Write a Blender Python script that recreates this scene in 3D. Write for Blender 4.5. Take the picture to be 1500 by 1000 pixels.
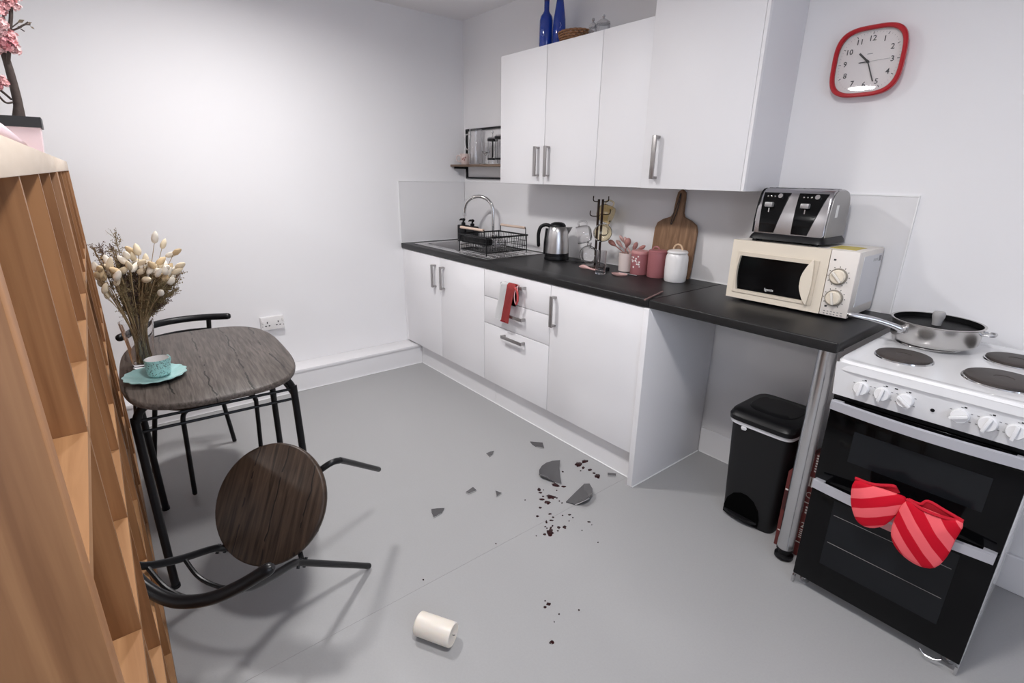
import bpy, bmesh, math, random
import numpy as np
from mathutils import Matrix, Vector
random.seed(7)
for o in list(bpy.data.objects): bpy.data.objects.remove(o)
S = bpy.context.scene
COL = S.collection

# ------------------------------------------------------------------ camera
F_PX = 746.0
CC = np.array([3.5957, -2.4126, 1.4383])
YAW, PIT, ROL = 0.8867, -0.3152, 0.0155
fw = np.array([-math.sin(YAW)*math.cos(PIT), math.cos(YAW)*math.cos(PIT), math.sin(PIT)])
r0 = np.array([math.cos(YAW), math.sin(YAW), 0.0]); u0 = np.cross(r0, fw)
rr = r0*math.cos(ROL)+u0*math.sin(ROL); uu = -r0*math.sin(ROL)+u0*math.cos(ROL)
cam = bpy.data.cameras.new('camera'); camo = bpy.data.objects.new('camera', cam); COL.objects.link(camo)
cam.sensor_fit = 'HORIZONTAL'; cam.sensor_width = 36; cam.lens = F_PX/1500*36; cam.clip_start = .01
M = Matrix(((rr[0], uu[0], -fw[0], CC[0]), (rr[1], uu[1], -fw[1], CC[1]), (rr[2], uu[2], -fw[2], CC[2]), (0, 0, 0, 1)))
camo.matrix_world = M
S.camera = camo
# a photo pixel gives a direction; the plane the thing touches gives its distance
def ray(px, py): return fw+rr*(px-750)/F_PX-uu*(py-500)/F_PX
def onz(px, py, z): d = ray(px, py); return Vector(CC+d*(z-CC[2])/d[2])
def ony(px, py, y): d = ray(px, py); return Vector(CC+d*(y-CC[1])/d[1])
def onx(px, py, x): d = ray(px, py); return Vector(CC+d*(x-CC[0])/d[0])

# ------------------------------------------------------------------ light, world, exposure
w = bpy.data.worlds.new('world'); S.world = w; w.use_nodes = True
w.node_tree.nodes['Background'].inputs[0].default_value = (.72, .82, 1, 1)
w.node_tree.nodes['Background'].inputs[1].default_value = 4.2
S.view_settings.view_transform = 'Standard'; S.view_settings.look = 'None'
S.view_settings.exposure = 0.0; S.view_settings.gamma = 1; S.view_settings.use_curve_mapping = False
LAMP_W = 22.8
CEIL = 2.517
LAMPS = [(1.15, -1.72), (3.1, -1.85), (.95, -5.2), (3.1, -5.2)]

# ------------------------------------------------------------------ materials
MATS = {}
def nt(name):
    m = bpy.data.materials.new(name); m.use_nodes = True
    return m, m.node_tree.nodes, m.node_tree.links, m.node_tree.nodes['Principled BSDF']
def mat(name, col, rough=.5, metal=0, spec=.5, trans=0, ior=1.45, var=0, vscale=20, bump=0, bscale=200, emit=0, sub=0, coat=0):
    if name in MATS: return MATS[name]
    m, N, L, b = nt(name); b.inputs['Base Color'].default_value = (*col, 1)
    b.inputs['Roughness'].default_value = rough; b.inputs['Metallic'].default_value = metal
    b.inputs['Specular IOR Level'].default_value = spec; b.inputs['Transmission Weight'].default_value = trans
    b.inputs['IOR'].default_value = ior; b.inputs['Coat Weight'].default_value = coat; b.inputs['Coat Roughness'].default_value = .1
    if sub: b.inputs['Subsurface Weight'].default_value = sub; b.inputs['Subsurface Radius'].default_value = (.02, .015, .01)
    if emit: b.inputs['Emission Color'].default_value = (*col, 1); b.inputs['Emission Strength'].default_value = emit
    if var or bump:
        tc = N.new('ShaderNodeTexCoord')
    if var:
        n = N.new('ShaderNodeTexNoise'); n.inputs['Scale'].default_value = vscale; n.inputs['Detail'].default_value = 4
        L.new(tc.outputs['Object'], n.inputs['Vector'])
        mx = N.new('ShaderNodeMix'); mx.data_type = 'RGBA'
        mx.inputs[6].default_value = (*[c*(1-var) for c in col], 1); mx.inputs[7].default_value = (*[min(1, c*(1+var)) for c in col], 1)
        L.new(n.outputs['Fac'], mx.inputs[0]); L.new(mx.outputs[2], b.inputs['Base Color'])
    if bump:
        n2 = N.new('ShaderNodeTexNoise'); n2.inputs['Scale'].default_value = bscale; n2.inputs['Detail'].default_value = 3
        L.new(tc.outputs['Object'], n2.inputs['Vector'])
        bp = N.new('ShaderNodeBump'); bp.inputs['Strength'].default_value = bump; bp.inputs['Distance'].default_value = .002
        L.new(n2.outputs['Fac'], bp.inputs['Height']); L.new(bp.outputs['Normal'], b.inputs['Normal'])
    MATS[name] = m; return m
def wood(name, c1, c2, stretch, rough=.45, crack=None, cdir=0, cpitch=.09, coat=0, spec=.3):
    """grain stretched along one object axis; crack = colour of the printed plank lines"""
    if name in MATS: return MATS[name]
    m, N, L, b = nt(name); b.inputs['Roughness'].default_value = rough; b.inputs['Coat Weight'].default_value = coat; b.inputs['Specular IOR Level'].default_value = spec
    tc = N.new('ShaderNodeTexCoord'); mp = N.new('ShaderNodeMapping'); mp.inputs['Scale'].default_value = stretch
    L.new(tc.outputs['Object'], mp.inputs['Vector'])
    n = N.new('ShaderNodeTexNoise'); n.inputs['Scale'].default_value = 1; n.inputs['Detail'].default_value = 6; n.inputs['Distortion'].default_value = .6
    L.new(mp.outputs['Vector'], n.inputs['Vector'])
    cr = N.new('ShaderNodeValToRGB'); cr.color_ramp.elements[0].position = .32; cr.color_ramp.elements[1].position = .68
    cr.color_ramp.elements[0].color = (*c1, 1); cr.color_ramp.elements[1].color = (*c2, 1)
    L.new(n.outputs['Fac'], cr.inputs[0]); out = cr.outputs[0]
    if crack:
        sx = N.new('ShaderNodeSeparateXYZ'); L.new(tc.outputs['Object'], sx.inputs[0])
        n3 = N.new('ShaderNodeTexNoise'); n3.inputs['Scale'].default_value = 7; n3.inputs['Detail'].default_value = 4; L.new(tc.outputs['Object'], n3.inputs['Vector'])
        a = N.new('ShaderNodeMath'); a.operation = 'MULTIPLY_ADD'; a.inputs[1].default_value = 1/cpitch; L.new(sx.outputs[cdir], a.inputs[0])
        ns = N.new('ShaderNodeMath'); ns.operation = 'MULTIPLY'; ns.inputs[1].default_value = .45; L.new(n3.outputs['Fac'], ns.inputs[0]); L.new(ns.outputs[0], a.inputs[2])
        fr = N.new('ShaderNodeMath'); fr.operation = 'FRACT'; L.new(a.outputs[0], fr.inputs[0])
        lt = N.new('ShaderNodeMath'); lt.operation = 'LESS_THAN'; lt.inputs[1].default_value = .045; L.new(fr.outputs[0], lt.inputs[0])
        br = N.new('ShaderNodeMath'); br.operation = 'GREATER_THAN'; br.inputs[1].default_value = .47
        n4 = N.new('ShaderNodeTexNoise'); n4.inputs['Scale'].default_value = 9; L.new(tc.outputs['Object'], n4.inputs['Vector']); L.new(n4.outputs['Fac'], br.inputs[0])
        mu = N.new('ShaderNodeMath'); mu.operation = 'MULTIPLY'; L.new(lt.outputs[0], mu.inputs[0]); L.new(br.outputs[0], mu.inputs[1])
        mx = N.new('ShaderNodeMix'); mx.data_type = 'RGBA'; L.new(mu.outputs[0], mx.inputs[0]); L.new(out, mx.inputs[6]); mx.inputs[7].default_value = (*crack, 1); out = mx.outputs[2]
    L.new(out, b.inputs['Base Color'])
    bp = N.new('ShaderNodeBump'); bp.inputs['Strength'].default_value = .15; bp.inputs['Distance'].default_value = .001
    L.new(n.outputs['Fac'], bp.inputs['Height']); L.new(bp.outputs['Normal'], b.inputs['Normal'])
    MATS[name] = m; return m
def stripes(name, c1, c2, direction, pitch, rough=.8):
    m, N, L, b = nt(name); b.inputs['Roughness'].default_value = rough; b.inputs['Specular IOR Level'].default_value = .2
    tc = N.new('ShaderNodeTexCoord'); d = N.new('ShaderNodeVectorMath'); d.operation = 'DOT_PRODUCT'; d.inputs[1].default_value = direction
    L.new(tc.outputs['Object'], d.inputs[0])
    a = N.new('ShaderNodeMath'); a.operation = 'MULTIPLY'; a.inputs[1].default_value = 1/pitch; L.new(d.outputs['Value'], a.inputs[0])
    fr = N.new('ShaderNodeMath'); fr.operation = 'FRACT'; L.new(a.outputs[0], fr.inputs[0])
    lt = N.new('ShaderNodeMath'); lt.operation = 'LESS_THAN'; lt.inputs[1].default_value = .5; L.new(fr.outputs[0], lt.inputs[0])
    mx = N.new('ShaderNodeMix'); mx.data_type = 'RGBA'; L.new(lt.outputs[0], mx.inputs[0]); mx.inputs[6].default_value = (*c1, 1); mx.inputs[7].default_value = (*c2, 1)
    L.new(mx.outputs[2], b.inputs['Base Color'])
    n2 = N.new('ShaderNodeTexNoise'); n2.inputs['Scale'].default_value = 900; L.new(tc.outputs['Object'], n2.inputs['Vector'])
    bp = N.new('ShaderNodeBump'); bp.inputs['Strength'].default_value = .3; bp.inputs['Distance'].default_value = .001
    L.new(n2.outputs['Fac'], bp.inputs['Height']); L.new(bp.outputs['Normal'], b.inputs['Normal'])
    return m
def speckle(name, col, dot, rough=.4, scale=90, thr=.62):
    m, N, L, b = nt(name); b.inputs['Roughness'].default_value = rough
    tc = N.new('ShaderNodeTexCoord'); n = N.new('ShaderNodeTexNoise'); n.inputs['Scale'].default_value = scale; n.inputs['Detail'].default_value = 2
    L.new(tc.outputs['Object'], n.inputs['Vector'])
    cr = N.new('ShaderNodeValToRGB'); cr.color_ramp.elements[0].position = thr-.02; cr.color_ramp.elements[1].position = thr+.02
    cr.color_ramp.elements[0].color = (*col, 1); cr.color_ramp.elements[1].color = (*dot, 1)
    L.new(n.outputs['Fac'], cr.inputs[0]); L.new(cr.outputs[0], b.inputs['Base Color']); MATS[name] = m
    return m

WALL = mat('wall paint', (.83, .82, .83), .75, var=.01, vscale=3, bump=.08, bscale=160)
CEILM = mat('ceiling paint', (.86, .84, .85), .9)
FLOORM = mat('grey vinyl', (.36, .358, .36), .42, var=.05, vscale=160, spec=.35)
WHITE = mat('white satin laminate', (.80, .79, .805), .48, var=.008, vscale=4, spec=.5)
WHITEM = mat('white satin paint', (.80, .79, .80), .4)
CARC = mat('white melamine', (.74, .73, .75), .5)
SEAL = mat('white sealant', (.85, .85, .85), .4)
WT = mat('black laminate', (.014, .0135, .014), .40, spec=.35, var=.35, vscale=60, bump=.25, bscale=260)
GLASSB = mat('grey white splashback', (.76, .75, .76), .22, var=.01, vscale=6)
STEEL = mat('brushed steel', (.56, .55, .55), .28, 1, var=.06, vscale=40)
HANDLE = mat('satin steel handle', (.38, .365, .36), .38, 1)
CHROME = mat('chrome', (.66, .66, .66), .09, 1)
CHROMED = mat('satin chrome', (.62, .62, .63), .22, 1)
BLACK = mat('black plastic', (.006, .006, .007), .38, spec=.3)
BLACKM = mat('black powder coat', (.006, .006, .007), .34, spec=.35)
BLACKG = mat('black gloss glass', (.003, .003, .0035), .10, spec=.22)
DARKG = mat('dark oven window', (.010, .011, .013), .15, spec=.25)
CREAM = mat('cream plastic', (.78, .70, .58), .4, var=.03, vscale=8)
CREAMW = mat('cream white enamel', (.73, .69, .64), .4)
ENAM = mat('white enamel', (.78, .78, .79), .18, coat=.5)
OAK = wood('oak laminate', (.20, .088, .034), (.34, .168, .072), (45, 45, 2.0), .5)
OAKH = wood('oak shelf laminate', (.28, .140, .062), (.43, .235, .112), (2.2, 40, 40), .5)
OAKT = wood('pale oak edge', (.60, .50, .405), (.68, .58, .48), (3, 26, 26), .5)
TABLEW = wood('grey brown plank print', (.045, .036, .031), (.115, .096, .085), (9, 120, 120), .45, crack=(.016, .013, .011), cdir=1, cpitch=.115)
SEATW = wood('dark brown plank print', (.016, .010, .007), (.060, .038, .026), (80, 6, 80), .42, crack=(.01, .007, .006), cdir=0, cpitch=.105)
EDGEW = mat('dark table edge', (.03, .022, .018), .45)
BOARDW = wood('acacia board', (.15, .08, .042), (.29, .17, .098), (55, 55, 4), .5)
SHELFW = wood('dark shelf plank', (.13, .085, .06), (.2, .14, .10), (5, 50, 50), .5)
GLASS = mat('clear glass', (.93, .925, .93), .0, trans=1, ior=1.45)
AMBER = mat('amber glass', (.96, .84, .58), .0, trans=1, ior=1.45)
BLUEG = mat('cobalt glass', (.004, .05, .42), .06, trans=.35, ior=1.45, coat=.5)
PINK = mat('dusty pink ceramic', (.38, .14, .15), .4)
PINKL = mat('pale pink', (.58, .36, .34), .45)
PINKS = mat('pink silicone', (.38, .175, .155), .5)
WHITEC = mat('white ceramic', (.80, .78, .77), .25, coat=.3)
RED = mat('red plastic', (.43, .004, .012), .32, coat=.2)
INK = mat('black print', (.02, .02, .022), .5)
INKG = mat('grey print', (.22, .22, .23), .5)
WAX = mat('white wax', (.80, .74, .66), .35, sub=.4)
SHARD = mat('dark grey stoneware', (.075, .073, .076), .25, coat=.4)
SPILL = mat('dark red spill', (.022, .0025, .003), .25, spec=.3)
BAG = mat('white bin liner', (.7, .7, .72), .35)

# ------------------------------------------------------------------ mesh helpers
WM = {}
def setp(o, label=None, cat=None, group=None, kind=None):
    if label: o['label'] = label
    if cat: o['category'] = cat
    if group: o['group'] = group
    if kind: o['kind'] = kind
    return o
def T(name, label, cat, loc=(0, 0, 0), rz=0, group=None, mw=None):
    o = bpy.data.objects.new(name, None); COL.objects.link(o); o.empty_display_size = .05
    m = mw if mw is not None else Matrix.Translation(Vector(loc)) @ Matrix.Rotation(rz, 4, 'Z')
    o.matrix_world = m; WM[o.name] = m
    return setp(o, label, cat, group)
def P(name, bm, m, parent=None, smooth=True, local=False, label=None, cat=None, group=None, kind=None, ang=35, loc=None):
    """link a bmesh as ONE object; vertices are world coordinates unless local"""
    me = bpy.data.meshes.new(name)
    bmesh.ops.recalc_face_normals(bm, faces=bm.faces[:])
    bm.to_mesh(me); bm.free()
    if smooth:
        for p in me.polygons: p.use_smooth = True
        try: me.set_sharp_from_angle(angle=math.radians(ang))
        except Exception: pass
    o = bpy.data.objects.new(name, me); COL.objects.link(o); me.materials.append(m)
    if parent is not None:
        o.parent = parent
        if not local: me.transform(WM[parent.name].inverted())
        WM[o.name] = WM[parent.name]
    else:
        if loc is not None:
            me.transform(Matrix.Translation(-Vector(loc))); o.location = loc
            WM[o.name] = Matrix.Translation(Vector(loc))
        else: WM[o.name] = Matrix.Identity(4)
    return setp(o, label, cat, group, kind)
def NB(): return bmesh.new()
def box(bm, x0, x1, y0, y1, z0, z1, bev=0, seg=2):
    v = [bm.verts.new((x, y, z)) for x in (x0, x1) for y in (y0, y1) for z in (z0, z1)]
    fs = [bm.faces.new([v[i] for i in q]) for q in ((0, 1, 3, 2), (4, 6, 7, 5), (0, 4, 5, 1), (2, 3, 7, 6), (0, 2, 6, 4), (1, 5, 7, 3))]
    if bev:
        es = list({e for f in fs for e in f.edges})
        bmesh.ops.bevel(bm, geom=es, offset=bev, segments=seg, affect='EDGES', profile=.5, clamp_overlap=True)
    return bm
def BX(*a, **k): return box(NB(), *a, **k)
def spl(pts, k=6, closed=False):
    pts = [Vector(p) for p in pts]; n = len(pts); out = []
    rng = range(n if closed else n-1)
    for i in rng:
        p0 = pts[(i-1) % n] if (closed or i > 0) else pts[0]*2-pts[1]
        p1 = pts[i]; p2 = pts[(i+1) % n]
        p3 = pts[(i+2) % n] if (closed or i+2 < n) else pts[-1]*2-pts[-2]
        for j in range(k):
            t = j/k
            out.append(.5*((2*p1)+(-p0+p2)*t+(2*p0-5*p1+4*p2-p3)*t*t+(-p0+3*p1-3*p2+p3)*t**3))
    if not closed: out.append(pts[-1])
    return out
def tube(bm, pts, r, n=10, closed=False, cap=True, dome=False):
    pts = [Vector(p) for p in pts]; N = len(pts)
    rs = r if isinstance(r, (list, tuple)) else [r]*N
    tang = []
    for i in range(N):
        a = pts[(i-1) % N] if (closed or i > 0) else pts[i]
        b = pts[(i+1) % N] if (closed or i < N-1) else pts[i]
        tang.append((b-a).normalized())
    t0 = tang[0]; ref = Vector((0, 0, 1)) if abs(t0.z) < .9 else Vector((1, 0, 0))
    nrm = (ref-t0*ref.dot(t0)).normalized(); rings = []
    for i in range(N):
        t = tang[i]; nrm = (nrm-t*nrm.dot(t)).normalized(); bi = t.cross(nrm)
        rings.append([bm.verts.new(pts[i]+(nrm*math.cos(2*math.pi*k/n)+bi*math.sin(2*math.pi*k/n))*rs[i]) for k in range(n)])
    for i in range(N if closed else N-1):
        A = rings[i]; B = rings[(i+1) % N]
        for k in range(n): bm.faces.new((A[k], A[(k+1) % n], B[(k+1) % n], B[k]))
    if cap and not closed:
        for R_, sgn, i in ((rings[0], -1, 0), (rings[-1], 1, N-1)):
            if dome:
                prev = R_
                for q in (.5, .85):
                    cur = [bm.verts.new(pts[i]+(v.co-pts[i])*math.sqrt(1-q*q)+tang[i]*sgn*rs[i]*q) for v in R_]
                    for k in range(n): bm.faces.new((prev[k], prev[(k+1) % n], cur[(k+1) % n], cur[k]))
                    prev = cur
                bm.faces.new(prev)
            else: bm.faces.new(R_)
    return bm
def TB(*a, **k): return tube(NB(), *a, **k)
def lathe(bm, prof, n=32, c=(0, 0, 0), sx=1, sy=1, rot=None):
    c = Vector(c); rings = []
    R3 = rot if rot is not None else Matrix.Identity(3)
    for (r, z) in prof:
        if r < 1e-6: rings.append([bm.verts.new(c+R3@Vector((0, 0, z)))])
        else: rings.append([bm.verts.new(c+R3@Vector((r*sx*math.cos(2*math.pi*k/n), r*sy*math.sin(2*math.pi*k/n), z))) for k in range(n)])
    for A, B in zip(rings, rings[1:]):
        if len(A) == 1 and len(B) == 1: continue
        for k in range(n):
            k2 = (k+1) % n
            if len(A) == 1: bm.faces.new((A[0], B[k2], B[k]))
            elif len(B) == 1: bm.faces.new((A[k], A[k2], B[0]))
            else: bm.faces.new((A[k], A[k2], B[k2], B[k]))
    return bm
def LT(*a, **k): return lathe(NB(), *a, **k)
def prism(bm, pts, d, bev=0, seg=2):
    """closed outline (3-D points, planar) extruded by vector d"""
    d = Vector(d); A = [bm.verts.new(Vector(p)) for p in pts]; B = [bm.verts.new(Vector(p)+d) for p in pts]
    n = len(A); f1 = bm.faces.new(A); f2 = bm.faces.new(B[::-1]); fs = [f1, f2]
    for k in range(n): fs.append(bm.faces.new((A[k], B[k], B[(k+1) % n], A[(k+1) % n])))
    if bev:
        es = list(set(f1.edges) | set(f2.edges))
        bmesh.ops.bevel(bm, geom=es, offset=bev, segments=seg, affect='EDGES', profile=.5, clamp_overlap=True)
    return bm
def PR(*a, **k): return prism(NB(), *a, **k)
def supere(a, b, p, n=64, c=(0, 0)):
    out = []
    for k in range(n):
        t = 2*math.pi*k/n; ct, st = math.cos(t), math.sin(t)
        out.append((c[0]+a*math.copysign(abs(ct)**(2/p), ct), c[1]+b*math.copysign(abs(st)**(2/p), st)))
    return out
def text_bm(body, size, mw, ext=.0004, bold=0):
    cu = bpy.data.curves.new('t', 'FONT'); cu.body = body; cu.size = size; cu.extrude = ext; cu.align_x = 'CENTER'; cu.align_y = 'CENTER'; cu.resolution_u = 2; cu.offset = bold
    o = bpy.data.objects.new('t', cu); COL.objects.link(o)
    dg = bpy.context.evaluated_depsgraph_get(); me = bpy.data.meshes.new_from_object(o.evaluated_get(dg))
    bm = NB(); bm.from_mesh(me); bm.transform(mw)
    bpy.data.objects.remove(o); bpy.data.curves.remove(cu); bpy.data.meshes.remove(me)
    return bm
FRONT = Matrix.Rotation(math.pi/2, 4, 'X')                       # text facing -y
SIDE = Matrix.Rotation(math.pi/2, 4, 'Z') @ Matrix.Rotation(math.pi/2, 4, 'X')   # text facing +x
def at(x, y, z, r=FRONT): return Matrix.Translation((x, y, z)) @ r
def struct(name, bm, m, parent=None, smooth=False):
    return P(name, bm, m, parent, smooth, kind='structure' if parent is None else None)

# ------------------------------------------------------------------ the setting
XR, YB = 5.1, -6.6
fl = bpy.data.objects.new('floor', None); COL.objects.link(fl); setp(fl, kind='structure'); WM['floor'] = Matrix.Identity(4)
for x0, x1 in ((0, 2.2378), (2.2386, 4.2378), (4.2386, XR)):
    P('floor_sheet', BX(x0, x1, YB, 0, -.02, 0), FLOORM, fl, False)
P('floor_subfloor', BX(0, XR, YB, 0, -.06, -.0205), mat('weld grey', (.2, .2, .2), .6), fl, False)
struct('wall_left', BX(-.12, 0, YB, .12, -.06, CEIL+.1), WALL)
struct('wall_back', BX(0, XR, 0, .12, -.06, CEIL+.1), WALL)
WY0, WY1, WZa, WZb = -3.5, -1.5, 1.0, 2.2
bm = NB()
box(bm, XR, XR+.12, YB, WY0, -.06, CEIL+.1); box(bm, XR, XR+.12, WY1, .12, -.06, CEIL+.1); box(bm, XR, XR+.12, WY0, WY1, -.06, WZa); box(bm, XR, XR+.12, WY0, WY1, WZb, CEIL+.1)
struct('wall_right', bm, WALL)
wd = bpy.data.objects.new('window_1', None); COL.objects.link(wd); setp(wd, kind='structure'); WM['window_1'] = Matrix.Identity(4)
bm = NB()
for a in ((WY0+.001, WY0+.05, WZa+.001, WZb-.001), (WY1-.05, WY1-.001, WZa+.001, WZb-.001), (WY0+.05, WY1-.05, WZa+.001, WZa+.05), (WY0+.05, WY1-.05, WZb-.05, WZb-.001), (-2.52, -2.48, WZa+.05, WZb-.05)): box(bm, XR+.05, XR+.09, *a)
P('window_frame', bm, WHITEM, wd, False)
gm, gN, gL, gb = nt('window glass'); gN.remove(gb); tr_ = gN.new('ShaderNodeBsdfTransparent'); gl_ = gN.new('ShaderNodeBsdfGlossy'); gl_.inputs['Roughness'].default_value = .02
mx_ = gN.new('ShaderNodeMixShader'); mx_.inputs[0].default_value = .06; gL.new(tr_.outputs[0], mx_.inputs[1]); gL.new(gl_.outputs[0], mx_.inputs[2]); gL.new(mx_.outputs[0], gN['Material Output'].inputs[0])
for a, b in ((WY0+.051, -2.521), (-2.479, WY1-.051)): P('pane', BX(XR+.066, XR+.072, a, b, WZa+.051, WZb-.051), gm, wd, False)
pl_ = bpy.data.lights.new('window_portal', 'AREA'); pl_.shape = 'RECTANGLE'; pl_.size = WY1-WY0; pl_.size_y = WZb-WZa; pl_.cycles.is_portal = True
po = bpy.data.objects.new('window_portal', pl_); COL.objects.link(po); po.parent = wd; po.location = (XR+.125, (WY0+WY1)/2, (WZa+WZb)/2); po.rotation_euler = (0, math.pi/2, 0)
struct('wall_front', BX(-.12, XR+.12, YB-.12, YB, -.06, CEIL+.1), WALL)
struct('ceiling', BX(0, XR, YB, 0, CEIL, CEIL+.1), CEILM)
LD, LH = .172, .156
lg = bpy.data.objects.new('trim_1', None); COL.objects.link(lg); setp(lg, kind='structure'); WM['trim_1'] = Matrix.Identity(4)
P('ledge_face', BX(.001, LD-.006, -6.58, -.5415, 0.0005, LH-.022), WHITEM, lg, False)
P('ledge_top', BX(.001, LD, -6.58, -.5415, LH-.0218, LH, .004), WHITEM, lg)
struct('baseboard_back', BX(2.3085, XR-.001, -.016, -.0005, .0005, .1437, .003), WHITEM)
for k, bm in enumerate([BX(LD-.0055, LD+.0015, -6.5, -.55, .0003, .005, .0015), BX(LD+.004, 2.276, -.5490, -.5425, .0003, .005, .0015),
                        BX(2.3085, 2.3145, -.595, -.022, .0003, .005, .0015), BX(2.316, 3.05, -.022, -.0165, .0003, .005, .0015)]):
    struct('trim_%d' % (k+2), bm, SEAL)

# downlights
for i, (x, y) in enumerate(LAMPS):
    t = T('ceiling_lamp', ['white round ceiling lamp above the dining table', 'white round ceiling lamp above the kitchen aisle',
          'white round ceiling lamp beyond the bookcase, by the long wall', 'white round ceiling lamp beyond the bookcase, mid room',
          'white round ceiling lamp just behind the bookcase, by the long wall', 'white round ceiling lamp just behind the bookcase, mid room'][i], 'ceiling light', (x, y, CEIL), group='ceiling lamps')
    P('rim', LT([(.165, -.0005), (.165, -.012), (.15, -.018), (.142, -.012), (.142, -.0005)], 40, (x, y, CEIL)), WHITEM, t)
    P('diffuser', LT([(0, -.008), (.14, -.008)], 40, (x, y, CEIL)), mat('lit diffuser', (1, .98, .97), .5, emit=30), t)
    ld = bpy.data.lights.new('lamp_light', 'AREA'); ld.shape = 'DISK'; ld.size = .26; ld.energy = LAMP_W; ld.color = (1, .982, .978); ld.spread = math.radians(168)
    lo = bpy.data.objects.new('lamp_light', ld); COL.objects.link(lo); lo.parent = t; lo.location = (0, 0, -.022)

# ------------------------------------------------------------------ kitchen units
DF = -.584
def handle_v(par, x, z0, z1, y):
    bm = NB(); box(bm, x-.011, x+.011, y-.034, y-.026, z0, z1, .0015)
    for z in (z0+.006, z1-.006): box(bm, x-.0105, x+.0105, y-.0262, y-.0005, z-.005, z+.005)
    return P('handle', bm, HANDLE, par, label='satin steel bar handle')
def handle_h(par, x0, x1, z, y):
    bm = NB(); box(bm, x0, x1, y-.034, y-.026, z-.009, z+.009, .0015)
    for x in (x0+.006, x1-.006): box(bm, x-.005, x+.005, y-.0262, y-.0005, z-.0085, z+.0085)
    return P('handle', bm, HANDLE, par, label='satin steel bar handle')
def carcass(par, x0, x1, y0, y1, z0, z1, top=False):
    t = .018
    P('side_panel', BX(x0, x0+t, y0, y1, z0, z1), CARC, par, False); P('side_panel', BX(x1-t, x1, y0, y1, z0, z1), CARC, par, False)
    P('base_panel', BX(x0+t, x1-t, y0, y1, z0, z0+t), CARC, par, False); P('back_panel', BX(x0+t, x1-t, y1-.008, y1, z0+t, z1), CARC, par, False)
    if top: P('top_panel', BX(x0+t, x1-t, y0, y1-.008, z1-t, z1), CARC, par, False)
sc = T('base_cabinet', 'white gloss two-door base cabinet under the sink', 'cabinet', (.56, -.3, .16))
carcass(sc, .036, 1.071, DF+.022, -.03, .163, .895)
for x0, x1, hx in ((.040, .5500, .487), (.5535, 1.0705, .600)):
    d = P('door', BX(x0, x1, DF, DF+.02, .167, .893, .0015), WHITE, sc); handle_v(d, hx, .677, .836, DF)
P('filler_strip', BX(.001, .0345, DF+.004, DF+.02, .163, .893), WHITE, sc, False)
dc = T('drawer_cabinet', 'white gloss base cabinet with three drawers', 'cabinet', (1.37, -.3, .16))
carcass(dc, 1.073, 1.673, DF+.022, -.012, .163, .895)
for z0, z1, hz in ((.7255, .893, .838), (.5555, .7220, .655), (.167, .5520, .512)):
    d = P('drawer_front', BX(1.0745, 1.6715, DF, DF+.02, z0, z1, .0015), WHITE, dc); handle_h(d, 1.281, 1.473, hz, DF)
bc = T('base_cabinet', 'white gloss single-door base cabinet beside the open worktop end', 'cabinet', (1.97, -.3, .16))
carcass(bc, 1.675, 2.277, DF+.022, -.012, .163, .895)
d = P('door', BX(1.6755, 2.2765, DF, DF+.02, .167, .893, .0015), WHITE, bc); handle_v(d, 1.709, .673, .84, DF)
P('end_panel', BX(2.279, 2.3075, -.597, -.0175, .0005, .896, .001), WHITE, label='white full-height end panel beside the bin space', cat='panel', loc=(2.293, -.3, 0))
P('plinth_board', BX(.1668, 1.139, -.541, -.526, .0005, .16), WHITEM, smooth=False, label='white plinth board below the sink cabinet', cat='plinth', loc=(.65, -.55, 0))
P('plinth_board', BX(1.1405, 2.2775, -.541, -.526, .0005, .16), WHITEM, smooth=False, label='white plinth board below the drawers and single door', cat='plinth', loc=(1.7, -.55, 0))

# worktops (the first has the sink cut-out)
WF, WZ0, WZ = -.5927, .897, .935
SX0, SX1, SY0, SY1 = .16, .60, -.485, -.135
bm = NB()
box(bm, .001, 2.296, WF, SY0, WZ0, WZ, .006, 3); box(bm, .001, 2.296, SY1, -.001, WZ0, WZ)
box(bm, .001, SX0, SY0-.007, SY1+.001, WZ0+.0005, WZ-.0003); box(bm, SX1, 2.296, SY0-.007, SY1+.001, WZ0+.0005, WZ-.0003)
P('worktop', bm, WT, label='long black worktop with the inset steel sink', cat='worktop', loc=(1.15, -.3, WZ0))
P('worktop', BX(2.2975, 3.044, WF, -.001, WZ0, WZ, .006, 3), WT, label='short black worktop on a chrome leg under the microwave', cat='worktop', loc=(2.67, -.3, WZ0))
P('wooden_stick', TB([(2.302, -.628, .9405), (2.246, -.42, .9405)], .0035, 8), mat('stick brown', (.22, .13, .12), .5), label='thin brown stick lying across the worktop front edge', cat='stick', loc=(2.28, -.52, .94))
# worktop leg
lx, ly = 2.989, -.497
t = T('chrome_post', 'round chrome support post under the worktop corner', 'post', (lx, ly, 0))
P('tube', LT([(0, .05), (.030, .05), (.030, .885), (0, .885)], 32, (lx, ly, 0)), CHROMED, t)
P('foot', LT([(0, .0005), (.026, .0005), (.034, .006), (.034, .016), (.022, .022), (.022, .036), (.031, .040), (.031, .0498), (0, .0498)], 32, (lx, ly, 0)), BLACK, t, label='black adjustable foot')
P('fixing_plate', LT([(0, .8852), (.045, .8852), (.045, .8965), (0, .8965)], 32, (lx, ly, 0)), CHROMED, t)

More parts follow.
